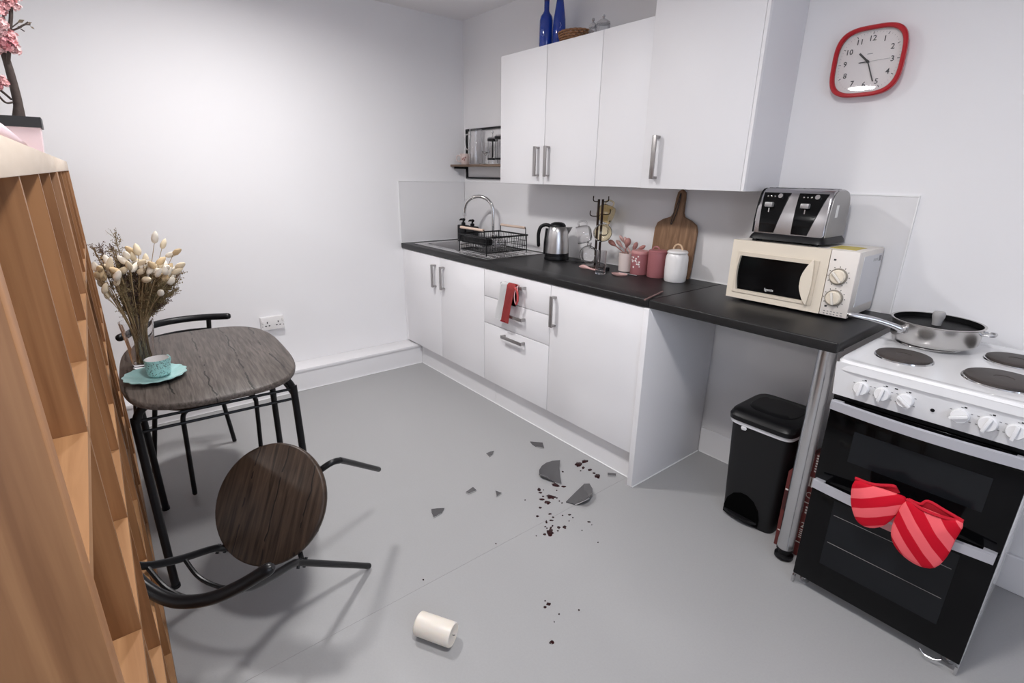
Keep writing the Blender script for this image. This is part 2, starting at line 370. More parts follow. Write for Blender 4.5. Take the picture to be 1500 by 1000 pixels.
# splashbacks
t = T('splashback', 'grey-white glass splashback along the kitchen wall', 'splashback', (1.5, 0, .935))
P('pane', BX(.008, 3.018, -.006, -.0008, .9355, 1.384), GLASSB, t, False)
for a in ((.008, 3.0225, -.0085, -.0008, 1.3842, 1.3885), (3.0182, 3.0225, -.0085, -.0008, .9355, 1.384), (.61, 2.99, -.0095, -.0062, .9352, .9405)):
    P('edge_trim', BX(*a), SEAL, t, False)
t = T('splashback', 'grey-white glass splashback on the side wall beside the sink', 'splashback', (0, -.3, .935))
P('pane', BX(.0008, .006, -.588, -.0092, .9355, 1.384), GLASSB, t, False)
for a in ((.0008, .0085, -.5925, -.0092, 1.3842, 1.3885), (.0008, .0085, -.5925, -.5882, .9355, 1.384), (.0062, .0095, -.588, -.0092, .9352, .9405)):
    P('edge_trim', BX(*a), SEAL, t, False)

# wall cabinets
CF = -.300
t = T('wall_cabinet', 'white gloss two-door wall cabinet with blue bottles on top', 'cabinet', (1.27, -.15, 1.39))
carcass(t, .8605, 1.6735, CF+.02, -.002, 1.3905, 2.118, True)
for x0, x1, hx in ((.8605, 1.2705, 1.222), (1.274, 1.6735, 1.311)):
    d = P('door', BX(x0, x1, CF, CF+.018, 1.3905, 2.118, .0015), WHITE, t); handle_v(d, hx, 1.434, 1.60, CF)
t = T('wall_cabinet', 'narrow white wall cabinet with a plain handleless door', 'cabinet', (1.83, -.15, 1.39))
carcass(t, 1.6765, 1.9755, CF+.02, -.002, 1.3905, 2.118, True)
P('door', BX(1.6765, 1.9755, CF, CF+.018, 1.3905, 2.118, .0015), WHITE, t)
t = T('wall_cabinet', 'taller white wall cabinet with one bar handle, nearest the clock', 'cabinet', (2.24, -.15, 1.39))
C3 = -.306
carcass(t, 1.979, 2.4985, C3+.0185, -.002, 1.3892, 2.30, True)
P('door', BX(1.979, 2.4835, C3, C3+.018, 1.3892, 2.30, .0015), WHITE, t).name
handle_v(t.children[-1] if False else [o for o in COL.objects if o.parent == t and o.name.startswith('door')][0], 2.058, 1.432, 1.622, C3)
P('edge_strip', BX(2.4855, 2.4985, C3, C3+.018, 1.3892, 2.30), WHITE, t, False)

# ------------------------------------------------------------------ sink, tap
t = T('sink', 'stainless steel inset sink with drainer', 'sink', (.57, -.3, WZ))
bm = NB()
X0, X1, Y0, Y1, Z0, Z1 = .109, 1.038, -.535, -.072, WZ+.0005, WZ+.005
box(bm, X0, X1, Y0, SY0+.02, Z0, Z1, .002); box(bm, X0, X1, SY1-.02, Y1, Z0, Z1, .002)
box(bm, X0, SX0+.02, SY0+.019, SY1-.019, Z0, Z1-.0002); box(bm, SX1-.02, X1, SY0+.019, SY1-.019, Z0, Z1-.0002)
P('deck', bm, mat('sink steel', (.74, .73, .73), .24, 1), t)
bm = NB(); prev = None
for (ins, z) in ((.0195, Z1-.0005), (.022, WZ-.01), (.03, .80), (.045, .785), (.10, .782)):
    ring = [bm.verts.new((x, y, z)) for x, y in supere((SX1-SX0)/2-ins, (SY1-SY0)/2-ins, 7, 48, ((SX0+SX1)/2, (SY0+SY1)/2))]
    if prev:
        for k in range(48): bm.faces.new((prev[k], prev[(k+1) % 48], ring[(k+1) % 48], ring[k]))
    prev = ring
bm.faces.new(prev); P('bowl', bm, STEEL, t)
P('drain', LT([(0, .7835), (.03, .7835), (.035, .7845), (.04, .783)], 24, (.38, -.31, 0)), CHROME, t)
for k in range(7):
    y = -.47+k*.055
    P('drainer_ridge', TB([(.64, y, Z1+.0004), (1.0, y, Z1+.0004)], .004, 8, dome=True), mat('sink steel', (0, 0, 0)), t)
tx, ty = .513, -.098
t = T('tap', 'chrome swan-neck kitchen tap behind the sink', 'tap', (tx, ty, Z1))
P('base', LT([(0, 0.0005), (.026, .0005), (.026, .01), (.02, .014), (.02, .075), (.012, .085), (0, .085)], 28, (tx, ty, Z1)), CHROME, t)
pts = [(tx, ty, 1.0), (tx, ty, 1.19)]
dx, dy = -.185, -.125
for k in range(1, 15):
    a = math.pi*k/14*.98
    q = (1-math.cos(a))/2
    pts.append((tx+dx*q, ty+dy*q, 1.19+.098*math.sin(a)))
pts.append((tx+dx*1.01, ty+dy*1.01, 1.165))
P('spout', TB(pts, .0125, 14), CHROME, t)
P('nozzle', TB([pts[-1], (pts[-1][0], pts[-1][1], 1.145)], .0142, 14), CHROME, t)
P('lever', TB([(tx+.015, ty, Z1+.05), (tx+.055, ty-.02, Z1+.06), (tx+.085, ty-.03, Z1+.085)], .006, 10), CHROME, t)

# soap dispensers
for k, (x0, x1) in enumerate(((.085, .185), (.21, .31))):
    t = T('soap_dispenser', 'matt black pump soap dispenser next to the corner' if k == 0 else 'matt black pump soap dispenser nearer the tap', 'soap dispenser', ((x0+x1)/2, -.105, Z1 if x1 > .11 else WZ), group='black soap dispensers')
    xm = (x0+x1)/2; z = Z1+.0005
    P('bottle', BX(x0, x1, -.135, -.08, z, z+.118, .008, 3), BLACK, t)
    P('collar', LT([(0, .118), (.016, .118), (.016, .135), (.007, .14), (.007, .152), (0, .152)], 20, (xm, -.108, z)), BLACK, t)
    P('pump_head', TB(spl([(xm+.012, -.108, z+.158), (xm, -.108, z+.16), (xm-.03, -.112, z+.158), (xm-.042, -.114, z+.152)]), [.011]*7+[.008]*6+[.005]*6, 10), BLACK, t)

# ------------------------------------------------------------------ dish rack
rx0, rx1, ry0, ry1, rz0, rz1 = .672, .985, -.505, -.165, Z1+.012, 1.062
t = T('dish_rack', 'black wire dish rack with wooden handles on the drainer', 'dish rack', (.83, -.33, Z1))
bm = NB(); e = .0
tube(bm, [(rx0, ry0, rz1), (rx1, ry0, rz1), (rx1, ry1, rz1), (rx0, ry1, rz1)], .0055, 8, closed=True); P('top_rim', bm, BLACKM, t)
P('bottom_rim', TB([(rx0+.01, ry0+.01, rz0+.012), (rx1-.01, ry0+.01, rz0+.012), (rx1-.01, ry1-.01, rz0+.012), (rx0+.01, ry1-.01, rz0+.012)], .0035, 8, closed=True), BLACKM, t)
for z in (rz0+.04, rz0+.075):
    f = (z-rz0)/(rz1-rz0); i = .01*(1-f)
    P('side_wire', TB([(rx0+i, ry0+i, z), (rx1-i, ry0+i, z), (rx1-i, ry1-i, z), (rx0+i, ry1-i, z)], .0016, 6, closed=True), BLACKM, t)
nx, ny = 17, 18
for k in range(1, nx):
    x = rx0+(rx1-rx0)*k/nx
    P('wire', TB([(x, ry0, rz1), (x, ry0+.01, rz0+.012), (x, ry1-.01, rz0+.012), (x, ry1, rz1)], .0014, 6), BLACKM, t)
for k in range(1, ny):
    y = ry0+(ry1-ry0)*k/ny
    for xa, xb in ((rx0, rx0+.01), (rx1, rx1-.01)): P('wire', TB([(xa, y, rz1), (xb, y, rz0+.012)], .0014, 6), BLACKM, t)
for x in (rx0+.004, rx1-.004):
    for y in (ry0+.004, ry1-.004): P('foot', TB([(x, y, Z1+.0063), (x, y, rz1)], .0038, 8), BLACKM, t)
for y in (ry0, ry1):
    hz = rz1+.045
    P('handle_wire', TB(spl([(rx0+.02, y, rz1), (rx0+.02, y, hz-.008), (rx0+.028, y, hz)], 5), .003, 8), BLACKM, t)
    P('handle_wire', TB(spl([(rx1-.02, y, rz1), (rx1-.02, y, hz-.008), (rx1-.028, y, hz)], 5), .003, 8), BLACKM, t)
    P('handle_grip', TB([(rx0+.028, y, hz), (rx1-.028, y, hz)], .0085, 12), mat('pale beech', (.62, .47, .38), .5), t, label='pale wooden grip')
bm = NB(); box(bm, rx0+.012, rx1-.03, ry0+.012, ry0+.075, rz1-.055, rz1-.012, .008, 3)
t2 = P('utensil_tray', bm, BLACK, t, label='solid black utensil tray')
for k, (x, y, tilt) in enumerate(((.74, -.36, .5), (.88, -.33, -.45), (.80, -.255, .55))):
    mw = Matrix.Translation((x, y, rz0+.052)) @ Matrix.Rotation(math.radians(90), 4, 'X') @ Matrix.Rotation(tilt, 4, 'Y')
    tt = T('glass_tumbler', ['clear glass tumbler lying in the dish rack behind the tray', 'clear glass tumbler lying mid dish rack', 'clear glass tumbler lying at the back of the dish rack'][k], 'glass', group='glasses in the dish rack', mw=mw)
    P('glass_body', LT([(0, -.05), (.026, -.05), (.033, .05), (.031, .05), (.0245, -.044), (0, -.044)], 24), GLASS, tt, local=True)

# ------------------------------------------------------------------ kettle
kx, ky, kz = 1.25, -.145, WZ+.0005
hd = Vector((-.70, -.72, 0)); side = Vector((.72, -.70, 0))
t = T('kettle', 'brushed steel electric kettle with black handle and base', 'kettle', (kx, ky, kz))
P('power_base', LT([(0, 0), (.078, 0), (.08, .006), (.076, .02), (0, .02)], 40, (kx, ky, kz)), BLACK, t)
P('lower_band', LT([(0, .0205), (.0765, .0205), (.076, .042), (0, .042)], 40, (kx, ky, kz)), BLACK, t)
P('body', LT([(.0755, .0422), (.074, .08), (.070, .13), (.064, .175), (.058, .198), (.05, .205), (0, .205)], 48, (kx, ky, kz)), STEEL, t)
P('lid', LT([(.051, .2052), (.05, .212), (.042, .222), (.025, .229), (0, .231)], 36, (kx, ky, kz)), BLACK, t)
C0 = Vector((kx, ky, kz))
pts = spl([C0+hd*.045+Vector((0, 0, .205)), C0+hd*.075+Vector((0, 0, .212)), C0+hd*.105+Vector((0, 0, .198)), C0+hd*.118+Vector((0, 0, .16)), C0+hd*.118+Vector((0, 0, .115)), C0+hd*.116+Vector((0, 0, .085))], 6)
bm = NB(); tube(bm, pts, .011, 12, dome=True); P('handle', bm, BLACK, t)
P('handle_backplate', TB([C0+hd*.066+Vector((0, 0, .19)), C0+hd*.0745+Vector((0, 0, .11)), C0+hd*.077+Vector((0, 0, .03))], .009, 8), BLACK, t)
bm = NB(); A = [C0-hd*.052+side*.02+Vector((0, 0, .2)), C0-hd*.052-side*.02+Vector((0, 0, .2)), C0-hd*.092+Vector((0, 0, .202)), C0-hd*.064+Vector((0, 0, .15))]
v = [bm.verts.new(p) for p in A]
for q in ((0, 1, 2), (0, 2, 3), (1, 3, 2), (0, 3, 1)): bm.faces.new([v[i] for i in q])
P('spout', bm, STEEL, t, False)
P('power_cord', TB(spl([C0-hd*.078+Vector((.0, -.01, .006)), (1.36, -.17, WZ+.0065), (1.45, -.13, WZ+.0065), (1.52, -.06, WZ+.0065), (1.50, -.025, WZ+.02), (1.48, -.015, WZ+.07)], 8), .0045, 8), BLACK, t)

# ------------------------------------------------------------------ mug tree and mugs
mx, my = 1.60, -.155
t = T('mug_tree', 'dark bronze metal mug tree with upturned hooks', 'mug tree', (mx, my, WZ))
BR = mat('dark bronze', (.03, .016, .011), .3, .5)
P('base', LT([(0, .0005), (.07, .0005), (.072, .005), (.068, .012), (0, .012)], 36, (mx, my, WZ)), BR, t)
perp = Vector((.70, .72, 0))
for s in (-1, 1): P('post', TB([Vector((mx, my, WZ+.012))+perp*.011*s, Vector((mx, my, 1.318))+perp*.011*s], .007, 10), BR, t)
def hook(z, sgn, L=.055, d=perp):
    c0 = Vector((mx, my, z)); return P('hook', TB(spl([c0+d*sgn*.008, c0+d*sgn*(L*.75), c0+d*sgn*L+Vector((0, 0, .008)), c0+d*sgn*L+Vector((0, 0, .028))], 4), .003, 8, dome=True), BR, t)
hook(1.305, -1, .042); hook(1.305, 1, .042); hook(1.225, -1, .055); hook(1.235, 1, .055); hook(1.045, -1, .04); hook(1.12, 1, .05)
def mug(name_label, c, axis, roll, m, r=.050, h=.085, grp='glass mugs on the mug tree', rim=None):
    ax = Vector(axis).normalized(); up = Vector((0, 0, 1)); sx_ = up.cross(ax).normalized() if abs(ax.z) < .95 else Vector((1, 0, 0)); sy_ = ax.cross(sx_)
    mw = Matrix(((sx_.x, sy_.x, ax.x, c[0]), (sx_.y, sy_.y, ax.y, c[1]), (sx_.z, sy_.z, ax.z, c[2]), (0, 0, 0, 1))) @ Matrix.Rotation(roll, 4, 'Z')
    tt = T('glass_mug', name_label, 'mug', group=grp, mw=mw)
    P('mug_body', LT([(0, -h/2), (r*.5, -h/2), (r*.82, -h*.40), (r*.99, -h*.15), (r*1.02, h*.15), (r*.98, h/2), (r*.98-.003, h/2), (r*1.02-.003, h*.15), (r*.99-.003, -h*.15), (r*.80, -h*.37), (r*.5, -h/2+.004), (0, -h/2+.004)], 32), m, tt, local=True)
    P('handle', TB(spl([(r*.97, 0, h*.3), (r+.02, 0, h*.28), (r+.026, 0, 0), (r+.016, 0, -h*.24), (r*.96, 0, -h*.26)], 5), .0045, 10), m, tt, local=True)
    return tt
toc = Vector((CC[0]-mx, CC[1]-my, .25)).normalized()
dq = Vector((mx, my, 0))
def onv(px, py, off):    # pixel on the vertical plane through the mug tree facing the room, moved towards the room by off
    n_ = Vector((.72, -.70, 0)); d_ = Vector(ray(px, py)); c0 = Vector(CC); k_ = ((dq+n_*off)-c0).dot(n_)/d_.dot(n_); return c0+d_*k_
mug('amber glass mug with its open mouth turned to the room', onv(882, 341, .07), (.74, -.66, .12), math.radians(60), AMBER)
mug('amber glass mug hanging highest on the mug tree', onv(886, 312, -.065), (.5, .8, -.35), math.radians(100), AMBER)
mug('clear glass mug hanging on the kettle side, upper', onv(856, 343, .0), (-.75, -.6, -.2), math.radians(100), GLASS)
mug('clear glass mug hanging on the kettle side, lowest', onv(863, 374, .062), (.5, -.8, .3), math.radians(100), GLASS)

# small things on the worktop
t = T('drinking_glass', 'tall clear drinking glass in front of the mug tree', 'glass', (1.757, -.30, WZ))
P('glass_body', LT([(0, .0005), (.027, .0005), (.029, .125), (.0268, .125), (.0250, .018), (0, .018)], 28, (1.757, -.30, WZ)), mat('thick tumbler glass', (.80, .79, .80), .0, trans=1, ior=1.5), t)
bm = TB(spl([(1.565, -.262, WZ+.009), (1.61, -.27, WZ+.014), (1.66, -.272, WZ+.010), (1.71, -.27, WZ+.008)], 5), [.004, .006, .009, .011, .012, .012, .011, .009, .007, .006, .0055, .005, .005, .005, .005, .005], 10)
P('serving_spoon', bm, PINKL, label='pale pink spoon lying flat before the mug tree', cat='spoon', loc=(1.63, -.27, WZ))
P('spoon_rest', LT([(0, .0005), (.034, .0005), (.04, .008), (.037, .008), (.031, .004), (0, .004)], 32, (1.845, -.245, WZ), 1.25, .8), PINKL, label='pale pink oval spoon rest next to the drinking glass', cat='spoon rest', loc=(1.845, -.245, WZ))
P('teaspoon', TB([(1.80, -.195, WZ+.0035), (1.925, -.195, WZ+.0035)], .003, 8), CHROME, label='thin steel teaspoon in front of the utensil pot', cat='spoon', loc=(1.86, -.195, WZ))
P('jar_stopper', LT([(0, .0005), (.016, .0005), (.017, .018), (.012, .022), (0, .022)], 20, (1.715, -.20, WZ)), BLACK, label='small black stopper beside the mug tree base', cat='stopper', loc=(1.715, -.20, WZ))
ux, uy = 1.772, -.105
t = T('utensil_pot', 'white ceramic utensil pot beside the pink flowered canister', 'pot', (ux, uy, WZ))
P('pot_body', LT([(0, .0005), (.040, .0005), (.043, .1), (.039, .1), (.037, .01), (0, .01)], 36, (ux, uy, WZ)), mat('pale pink white ceramic', (.70, .60, .57), .35), t)
for k, (px, py, tx_, w_) in enumerate(((892, 352, 0, .016), (903, 352, 0, .012), (908, 345, 0, .010), (921, 349, 0, .020), (933, 355, 0, .014), (945, 360, 0, .012), (915, 347, 0, .011))):
    top = ony(px, py, uy+(-.02, .0, .02, -.03, .048, .026, .012)[k]); an = math.atan2(top.y-uy, top.x-ux)
    an = (3.0, 2.2, 1.3, -1.0, .35, .75, -.3)[k] if k != 3 else -1.3
    rim = Vector((ux+.029*math.cos(an), uy+.029*math.sin(an), WZ+.1)); base = Vector((ux-.006*math.cos(an), uy-.006*math.sin(an), WZ+.0165)); base = Vector((ux+.022*math.cos(an), uy+.022*math.sin(an), WZ+.0165))
    dirv = (top-rim); ln = dirv.length; dirv.normalize()
    bm = NB(); tube(bm, [base, rim, rim+dirv*(ln-.05)], .0033, 8)
    prof = [rim+dirv*(ln-.053+.055*q) for q in (0, .15, .4, .7, .9, 1)]
    tube(bm, prof, [.0036, w_*.45, w_*.85, w_*.9, w_*.6, w_*.15], 12)
    P('wooden_spoon' if k in (0, 4, 5) else 'spatula', bm, [PINKS, PINKL][k in (1, 2, 6)], label=['brown-pink spoon leaning to the mug tree from the utensil pot', 'pale pink spatula in the utensil pot', 'slim pale pink whisk handle in the utensil pot', 'broad pink spatula standing highest in the utensil pot', 'pink ladle leaning over the flowered canister', 'pink spoon leaning farthest over the flowered canister', 'pale pink turner mid utensil pot'][k], cat='utensil', group='utensils in the white pot', loc=tuple(base))
c1 = Vector((1.88, -.125, WZ))
t = T('canister', 'dusty pink canister with white blossom print', 'canister', tuple(c1))
P('canister_body', LT([(0, .0005), (.046, .0005), (.048, .004), (.048, .112), (0, .112)], 40, c1), PINK, t)
P('lid', LT([(0, .1125), (.0495, .1125), (.0495, .122), (.046, .127), (0, .128)], 40, c1), mat('pink lid', (.50, .23, .225), .4), t)
random.seed(3)
fl_m = mat('white print', (.85, .80, .78), .5)
for k in range(15):
    a = math.radians(-75+random.uniform(-38, 30)); z = .03+random.random()*.065+(.0 if k % 2 else .01)
    pos = c1+Vector((math.cos(a)*.0482, math.sin(a)*.0482, z)); n_ = Vector((math.cos(a), math.sin(a), 0)); tt_ = Vector((-math.sin(a), math.cos(a), 0)); s_ = random.uniform(.004, .008)
    ring = [pos+n_*.0006+(tt_*math.cos(q*math.pi/5)+Vector((0, 0, 1))*math.sin(q*math.pi/5))*s_*(1 if q % 2 else .5) for q in range(10)]
    bm = NB(); bm.faces.new([bm.verts.new(p) for p in ring]); P('printed_blossom', bm, fl_m, t, False)
c2 = Vector((1.988, -.12, WZ))
t = T('canister', 'plain dusty pink canister with a round finial lid', 'canister', tuple(c2))
P('canister_body', LT([(0, .0005), (.046, .0005), (.048, .004), (.048, .128), (0, .128)], 40, c2), PINK, t)
P('lid', LT([(0, .1285), (.049, .1285), (.049, .138), (.044, .142), (0, .143)], 40, c2), PINK, t)
P('lid_loop', TB([c2+Vector((-.02*math.cos(q*math.pi/8)-.012, 0, .141+.017*math.sin(q*math.pi/8))) for q in range(9)], .004, 8), PINK, t)
c3 = Vector((2.116, -.136, WZ))
t = T('storage_jar', 'white embossed ceramic jar with a wooden loop on its lid', 'jar', tuple(c3))
P('jar_body', LT([(0, .0005), (.05, .0005), (.054, .006), (.056, .05), (.056, .11), (.053, .13), (.046, .142), (0, .142)], 44, c3), mat('embossed white ceramic', (.80, .78, .77), .3, bump=1, bscale=45), t)
P('lid', LT([(0, .1425), (.05, .1425), (.052, .148), (.046, .156), (.02, .162), (0, .163)], 40, c3), WHITEC, t)
P('lid_handle', TB([c3+Vector((.026*math.cos(q*math.pi/10), -.0*q, .158+.028*math.sin(q*math.pi/10))) for q in range(11)], .0045, 10), mat('beech loop', (.62, .43, .28), .5), t, label='wooden loop handle')
# chopping board leaning on the wall
t = T('chopping_board', 'brown wooden paddle chopping board leaning on the splashback', 'chopping board', (2.03, -.06, WZ))
bx0, bx1 = 1.897, 2.150
ol = [(bx0+.004, 0), (bx1-.004, 0), (bx1, .02), (bx1, .24), (bx1-.012, .272), (bx1-.045, .292), (2.062, .305), (2.051, .325), (2.05, .40), (2.046, .43), (2.024, .445), (2.004, .43), (2.0, .40), (1.998, .325), (1.986, .305), (bx0+.045, .292), (bx0+.012, .272), (bx0, .24), (bx0, .02)]
lean = math.atan2(.042, .44)
def lb(x, s, off=0): return Vector((x, -.050+s*math.sin(lean)-off*math.cos(lean), WZ+.0065+s*math.cos(lean)-off*math.sin(lean)))
P('board', PR([lb(x, s) for x, s in ol], lb(0, 0, .016)-lb(0, 0, 0), .002), BOARDW, t)
P('cord_loop', TB(spl([lb(2.024, .425, .019), lb(2.018, .38, .022), lb(2.0, .31, .022), lb(1.995, .27, .02), lb(2.004, .28, .02), lb(2.022, .34, .022), lb(2.027, .41, .02)], 5, True), .002, 6, closed=True), INK, t, label='dark leather hanging loop')

# ------------------------------------------------------------------ microwave
X0, X1, YF, YBk, Z0, Z1m = 2.478, 2.957, -.285, -.02, .947, 1.193
t = T('microwave', 'cream microwave oven with two round dials under the toaster', 'microwave', ((X0+X1)/2, -.15, WZ))
P('casing', BX(X0+.003, X1-.003, YF+.022, YBk, Z0, Z1m, .004), CREAMW, t)
P('side_panel', BX(X1-.0028, X1-.001, YF+.06, YBk-.015, Z0+.035, Z1m-.02, .0005), mat('pale grey panel', (.66, .66, .68), .4), t, False)
P('rating_label', BX(X1-.0009, X1-.0004, -.068, -.045, 1.145, 1.166), mat('grey label', (.25, .25, .26), .5), t, False)
for k in range(3): P('printed_symbol', BX(X1-.0009, X1-.0004, -.125+k*.017, -.113+k*.017, 1.148, 1.158), mat('pale label', (.45, .45, .46), .5), t, False)
for k in range(3): P('foot', LT([(0, .0005), (.012, .0005), (.012, Z0-WZ-.0002), (0, Z0-WZ-.0002)], 16, ((X0+.05, X1-.05, X1-.05)[k], (YF+.06, YF+.06, YBk-.04)[k], WZ)), BLACK, t)
P('foot', LT([(0, .0005), (.012, .0005), (.012, Z0-WZ-.0002), (0, Z0-WZ-.0002)], 16, (X0+.05, YBk-.04, WZ)), BLACK, t)
XD = 2.8605
wx0, wx1, wz0, wz1 = 2.510, 2.822, .985, 1.130
def mw_out(n=10):
    o = [(wx0+.01, wz0), (wx1-.012, wz0)]
    for k in range(n+1):
        q = k/n; z = wz0+(wz1-wz0)*q; o.append((wx1-.012-.030*math.sin(math.pi*q)+.004*q, z))
    o += [(wx0+.010, wz1)]
    for k in range(n-1, 0, -1):
        q = k/n; o.append((wx0+.010-.008*math.sin(math.pi*q), wz0+(wz1-wz0)*q))
    return o
wo = mw_out()
# door frame = outer rectangle with the window outline cut out
def holed(outer, inner, y0, y1, inset=0):
    bm = NB(); o0 = [bm.verts.new((x, y0, z)) for x, z in outer]; i0 = [bm.verts.new((x, y0, z)) for x, z in inner]
    def loop(v): return [bm.edges.new((v[k], v[(k+1) % len(v)])) for k in range(len(v))]
    bmesh.ops.triangle_fill(bm, use_beauty=True, use_dissolve=False, edges=loop(o0)+loop(i0))
    o1 = [bm.verts.new((x, y1, z)) for x, z in outer]; i1 = [bm.verts.new((x, y1, z)) for x, z in inner]
    for A, B in ((o0, o1), (i0, i1)):
        for k in range(len(A)): bm.faces.new((A[k], A[(k+1) % len(A)], B[(k+1) % len(A)], B[k]))
    return bm
bm = holed([(X0, Z0), (XD, Z0), (XD, Z1m), (X0, Z1m)], wo, YF, YF+.0218)
dr = P('door', bm, CREAM, t, ang=20)
P('window', PR([(x, YF+.009, z) for x, z in wo], (0, .008, 0)), BLACKG, dr, False, label='black glass window')
bm = NB(); A = []
for k in range(11):
    q = k/10; z = wz0-.012+(wz1-wz0+.03)*q; A.append((wx1-.014-.032*math.sin(math.pi*q), YF, z))
for k in range(10, -1, -1):
    q = k/10; z = wz0-.012+(wz1-wz0+.03)*q; A.append((wx1-.008+.006*math.sin(math.pi*q), YF, z))
P('handle', PR([(x, y-.0045, z) for x, y, z in A], (0, -.012, 0), .003), CREAM, dr)
P('window_surround', holed([(wx0-.006, wz0-.012), (wx1+.006, wz0-.012), (wx1+.008, wz1+.016), (wx0-.002, wz1+.016)], wo, YF-.004, YF-.0003), mat('tan cream surround', (.70, .62, .51), .4), dr, False)
P('brand_name', text_bm('Igenix', .016, at(2.655, YF+.0082, 1.002)), mat('white lettering', (.8, .8, .8), .5), dr, False)
cp = P('control_panel', BX(XD+.0015, X1, YF, YF+.0218, Z0, Z1m, .003), mat('cream panel', (.80, .75, .70), .4), t)
for z, a in ((1.098, -.75), (1.017, -.25)):
    kx_ = 2.9025
    k1 = P('dial', LT([(0, .016), (.022, .016), (.026, .012), (.028, 0)], 32, (kx_, YF-.0008, z), rot=Matrix.Rotation(math.pi/2, 3, 'X')), CREAM, cp)
    P('dial_ring', LT([(.0285, .0), (.0315, .0), (.0305, .006), (.0285, .006)], 36, (kx_, YF-.0008, z), rot=Matrix.Rotation(math.pi/2, 3, 'X')), mat('warm grey ring', (.34, .31, .27), .35, .3), k1)
    R2 = Matrix.Translation((kx_, YF-.0175, z)) @ Matrix.Rotation(a, 4, 'Y')
    bm = BX(-.004, .004, -.010, .0, -.024, .024, .002); bm.transform(R2); P('grip_bar', bm, mat('grip cream', (.80, .75, .68), .35), k1)
    for q in range(11):
        th = math.radians(-150+q*30)
        bm = BX(-.0012, .0012, -.0006, 0, -.002, .002); bm.transform(Matrix.Translation((kx_+.036*math.sin(th), YF-.0002, z+.036*math.cos(th))) @ Matrix.Rotation(th, 4, 'Y')); P('scale_mark', bm, INK, cp, False)
for (x, z, s_) in ((2.880, 1.158, .004), (2.880, .982, .004)): P('printed_symbol', BX(x-s_, x+s_, YF-.0006, YF, z-s_*.8, z+s_*.8), INK, cp, False)
for row in range(2):
    for q in range(6): P('printed_symbol', BX(2.876+q*.0115, 2.881+q*.0115+.001*(q % 3), YF-.0006, YF, .962-row*.009, .965-row*.009), INKG, cp, False)

# ------------------------------------------------------------------ toaster (on the microwave)
TX0, TX1, TY0, TY1, TZ = 2.535, 2.815, -.258, -.05, 1.1935
t = T('toaster', 'steel and black four-slice toaster on top of the microwave', 'toaster', (2.675, -.155, TZ))
bm = NB(); prof = [(TX0-.012, TX1+.012, TY0-.014, TY1+.012, TZ+.010), (TX0-.008, TX1+.008, TY0-.010, TY1+.008, TZ+.022), (TX0, TX1, TY0, TY1, TZ+.034)]
prev = None
for a in prof:
    ring = [bm.verts.new((x, y, a[4])) for x, y in supere((a[1]-a[0])/2, (a[3]-a[2])/2, 9, 48, ((a[0]+a[1])/2, (a[2]+a[3])/2))]
    if prev:
        for k in range(48): bm.faces.new((prev[k], prev[(k+1) % 48], ring[(k+1) % 48], ring[k]))
    else: bm.faces.new(ring)
    prev = ring
bm.faces.new(prev); P('base', bm, BLACK, t)
for x in (TX0+.03, TX1-.03):
    for y in (TY0+.02, TY1-.02): P('foot', LT([(0, 0.0003), (.011, .0003), (.011, .0098), (0, .0098)], 14, (x, y, TZ)), BLACK, t)
# body: side profile (y,z) extruded along x
ZT = 1.405
pf = [(TY0+.004, TZ+.0345), (TY0+.006, TZ+.08), (TY0+.016, TZ+.14), (TY0+.026, ZT-.035), (TY0+.036, ZT-.016), (TY0+.052, ZT-.004), (TY0+.075, ZT), (TY1-.06, ZT), (TY1-.035, ZT-.006), (TY1-.015, ZT-.025), (TY1-.006, ZT-.05), (TY1-.004, TZ+.0345)]
P('body', PR([(TX0+.004, y, z) for y, z in pf], (TX1-TX0-.008, 0, 0), .008, 3), mat('toaster steel', (.44, .43, .44), .24, 1), t)
P('end_cap', PR([(TX0+.0035, y, z) for y, z in pf], (-.005, 0, 0), .002), BLACK, t); 
P('end_cap', PR([(TX1-.0035, y*.94+(-.154)*.06, TZ+.034+(z-TZ-.034)*.97) for y, z in pf], (.004, 0, 0), .0015), mat('toaster end steel', (.36, .355, .35), .42, .9), t)
P('side_badge', BX(TX1+.0008, TX1+.0016, -.190, -.168, 1.302, 1.348), mat('silver sticker', (.75, .75, .74), .5), t, False)
def ty_at(z):
    for (ya, za), (yb, zb) in zip(pf, pf[1:6]):
        if za <= z <= zb: return ya+(yb-ya)*(z-za)/(zb-za)
    return pf[5][0]
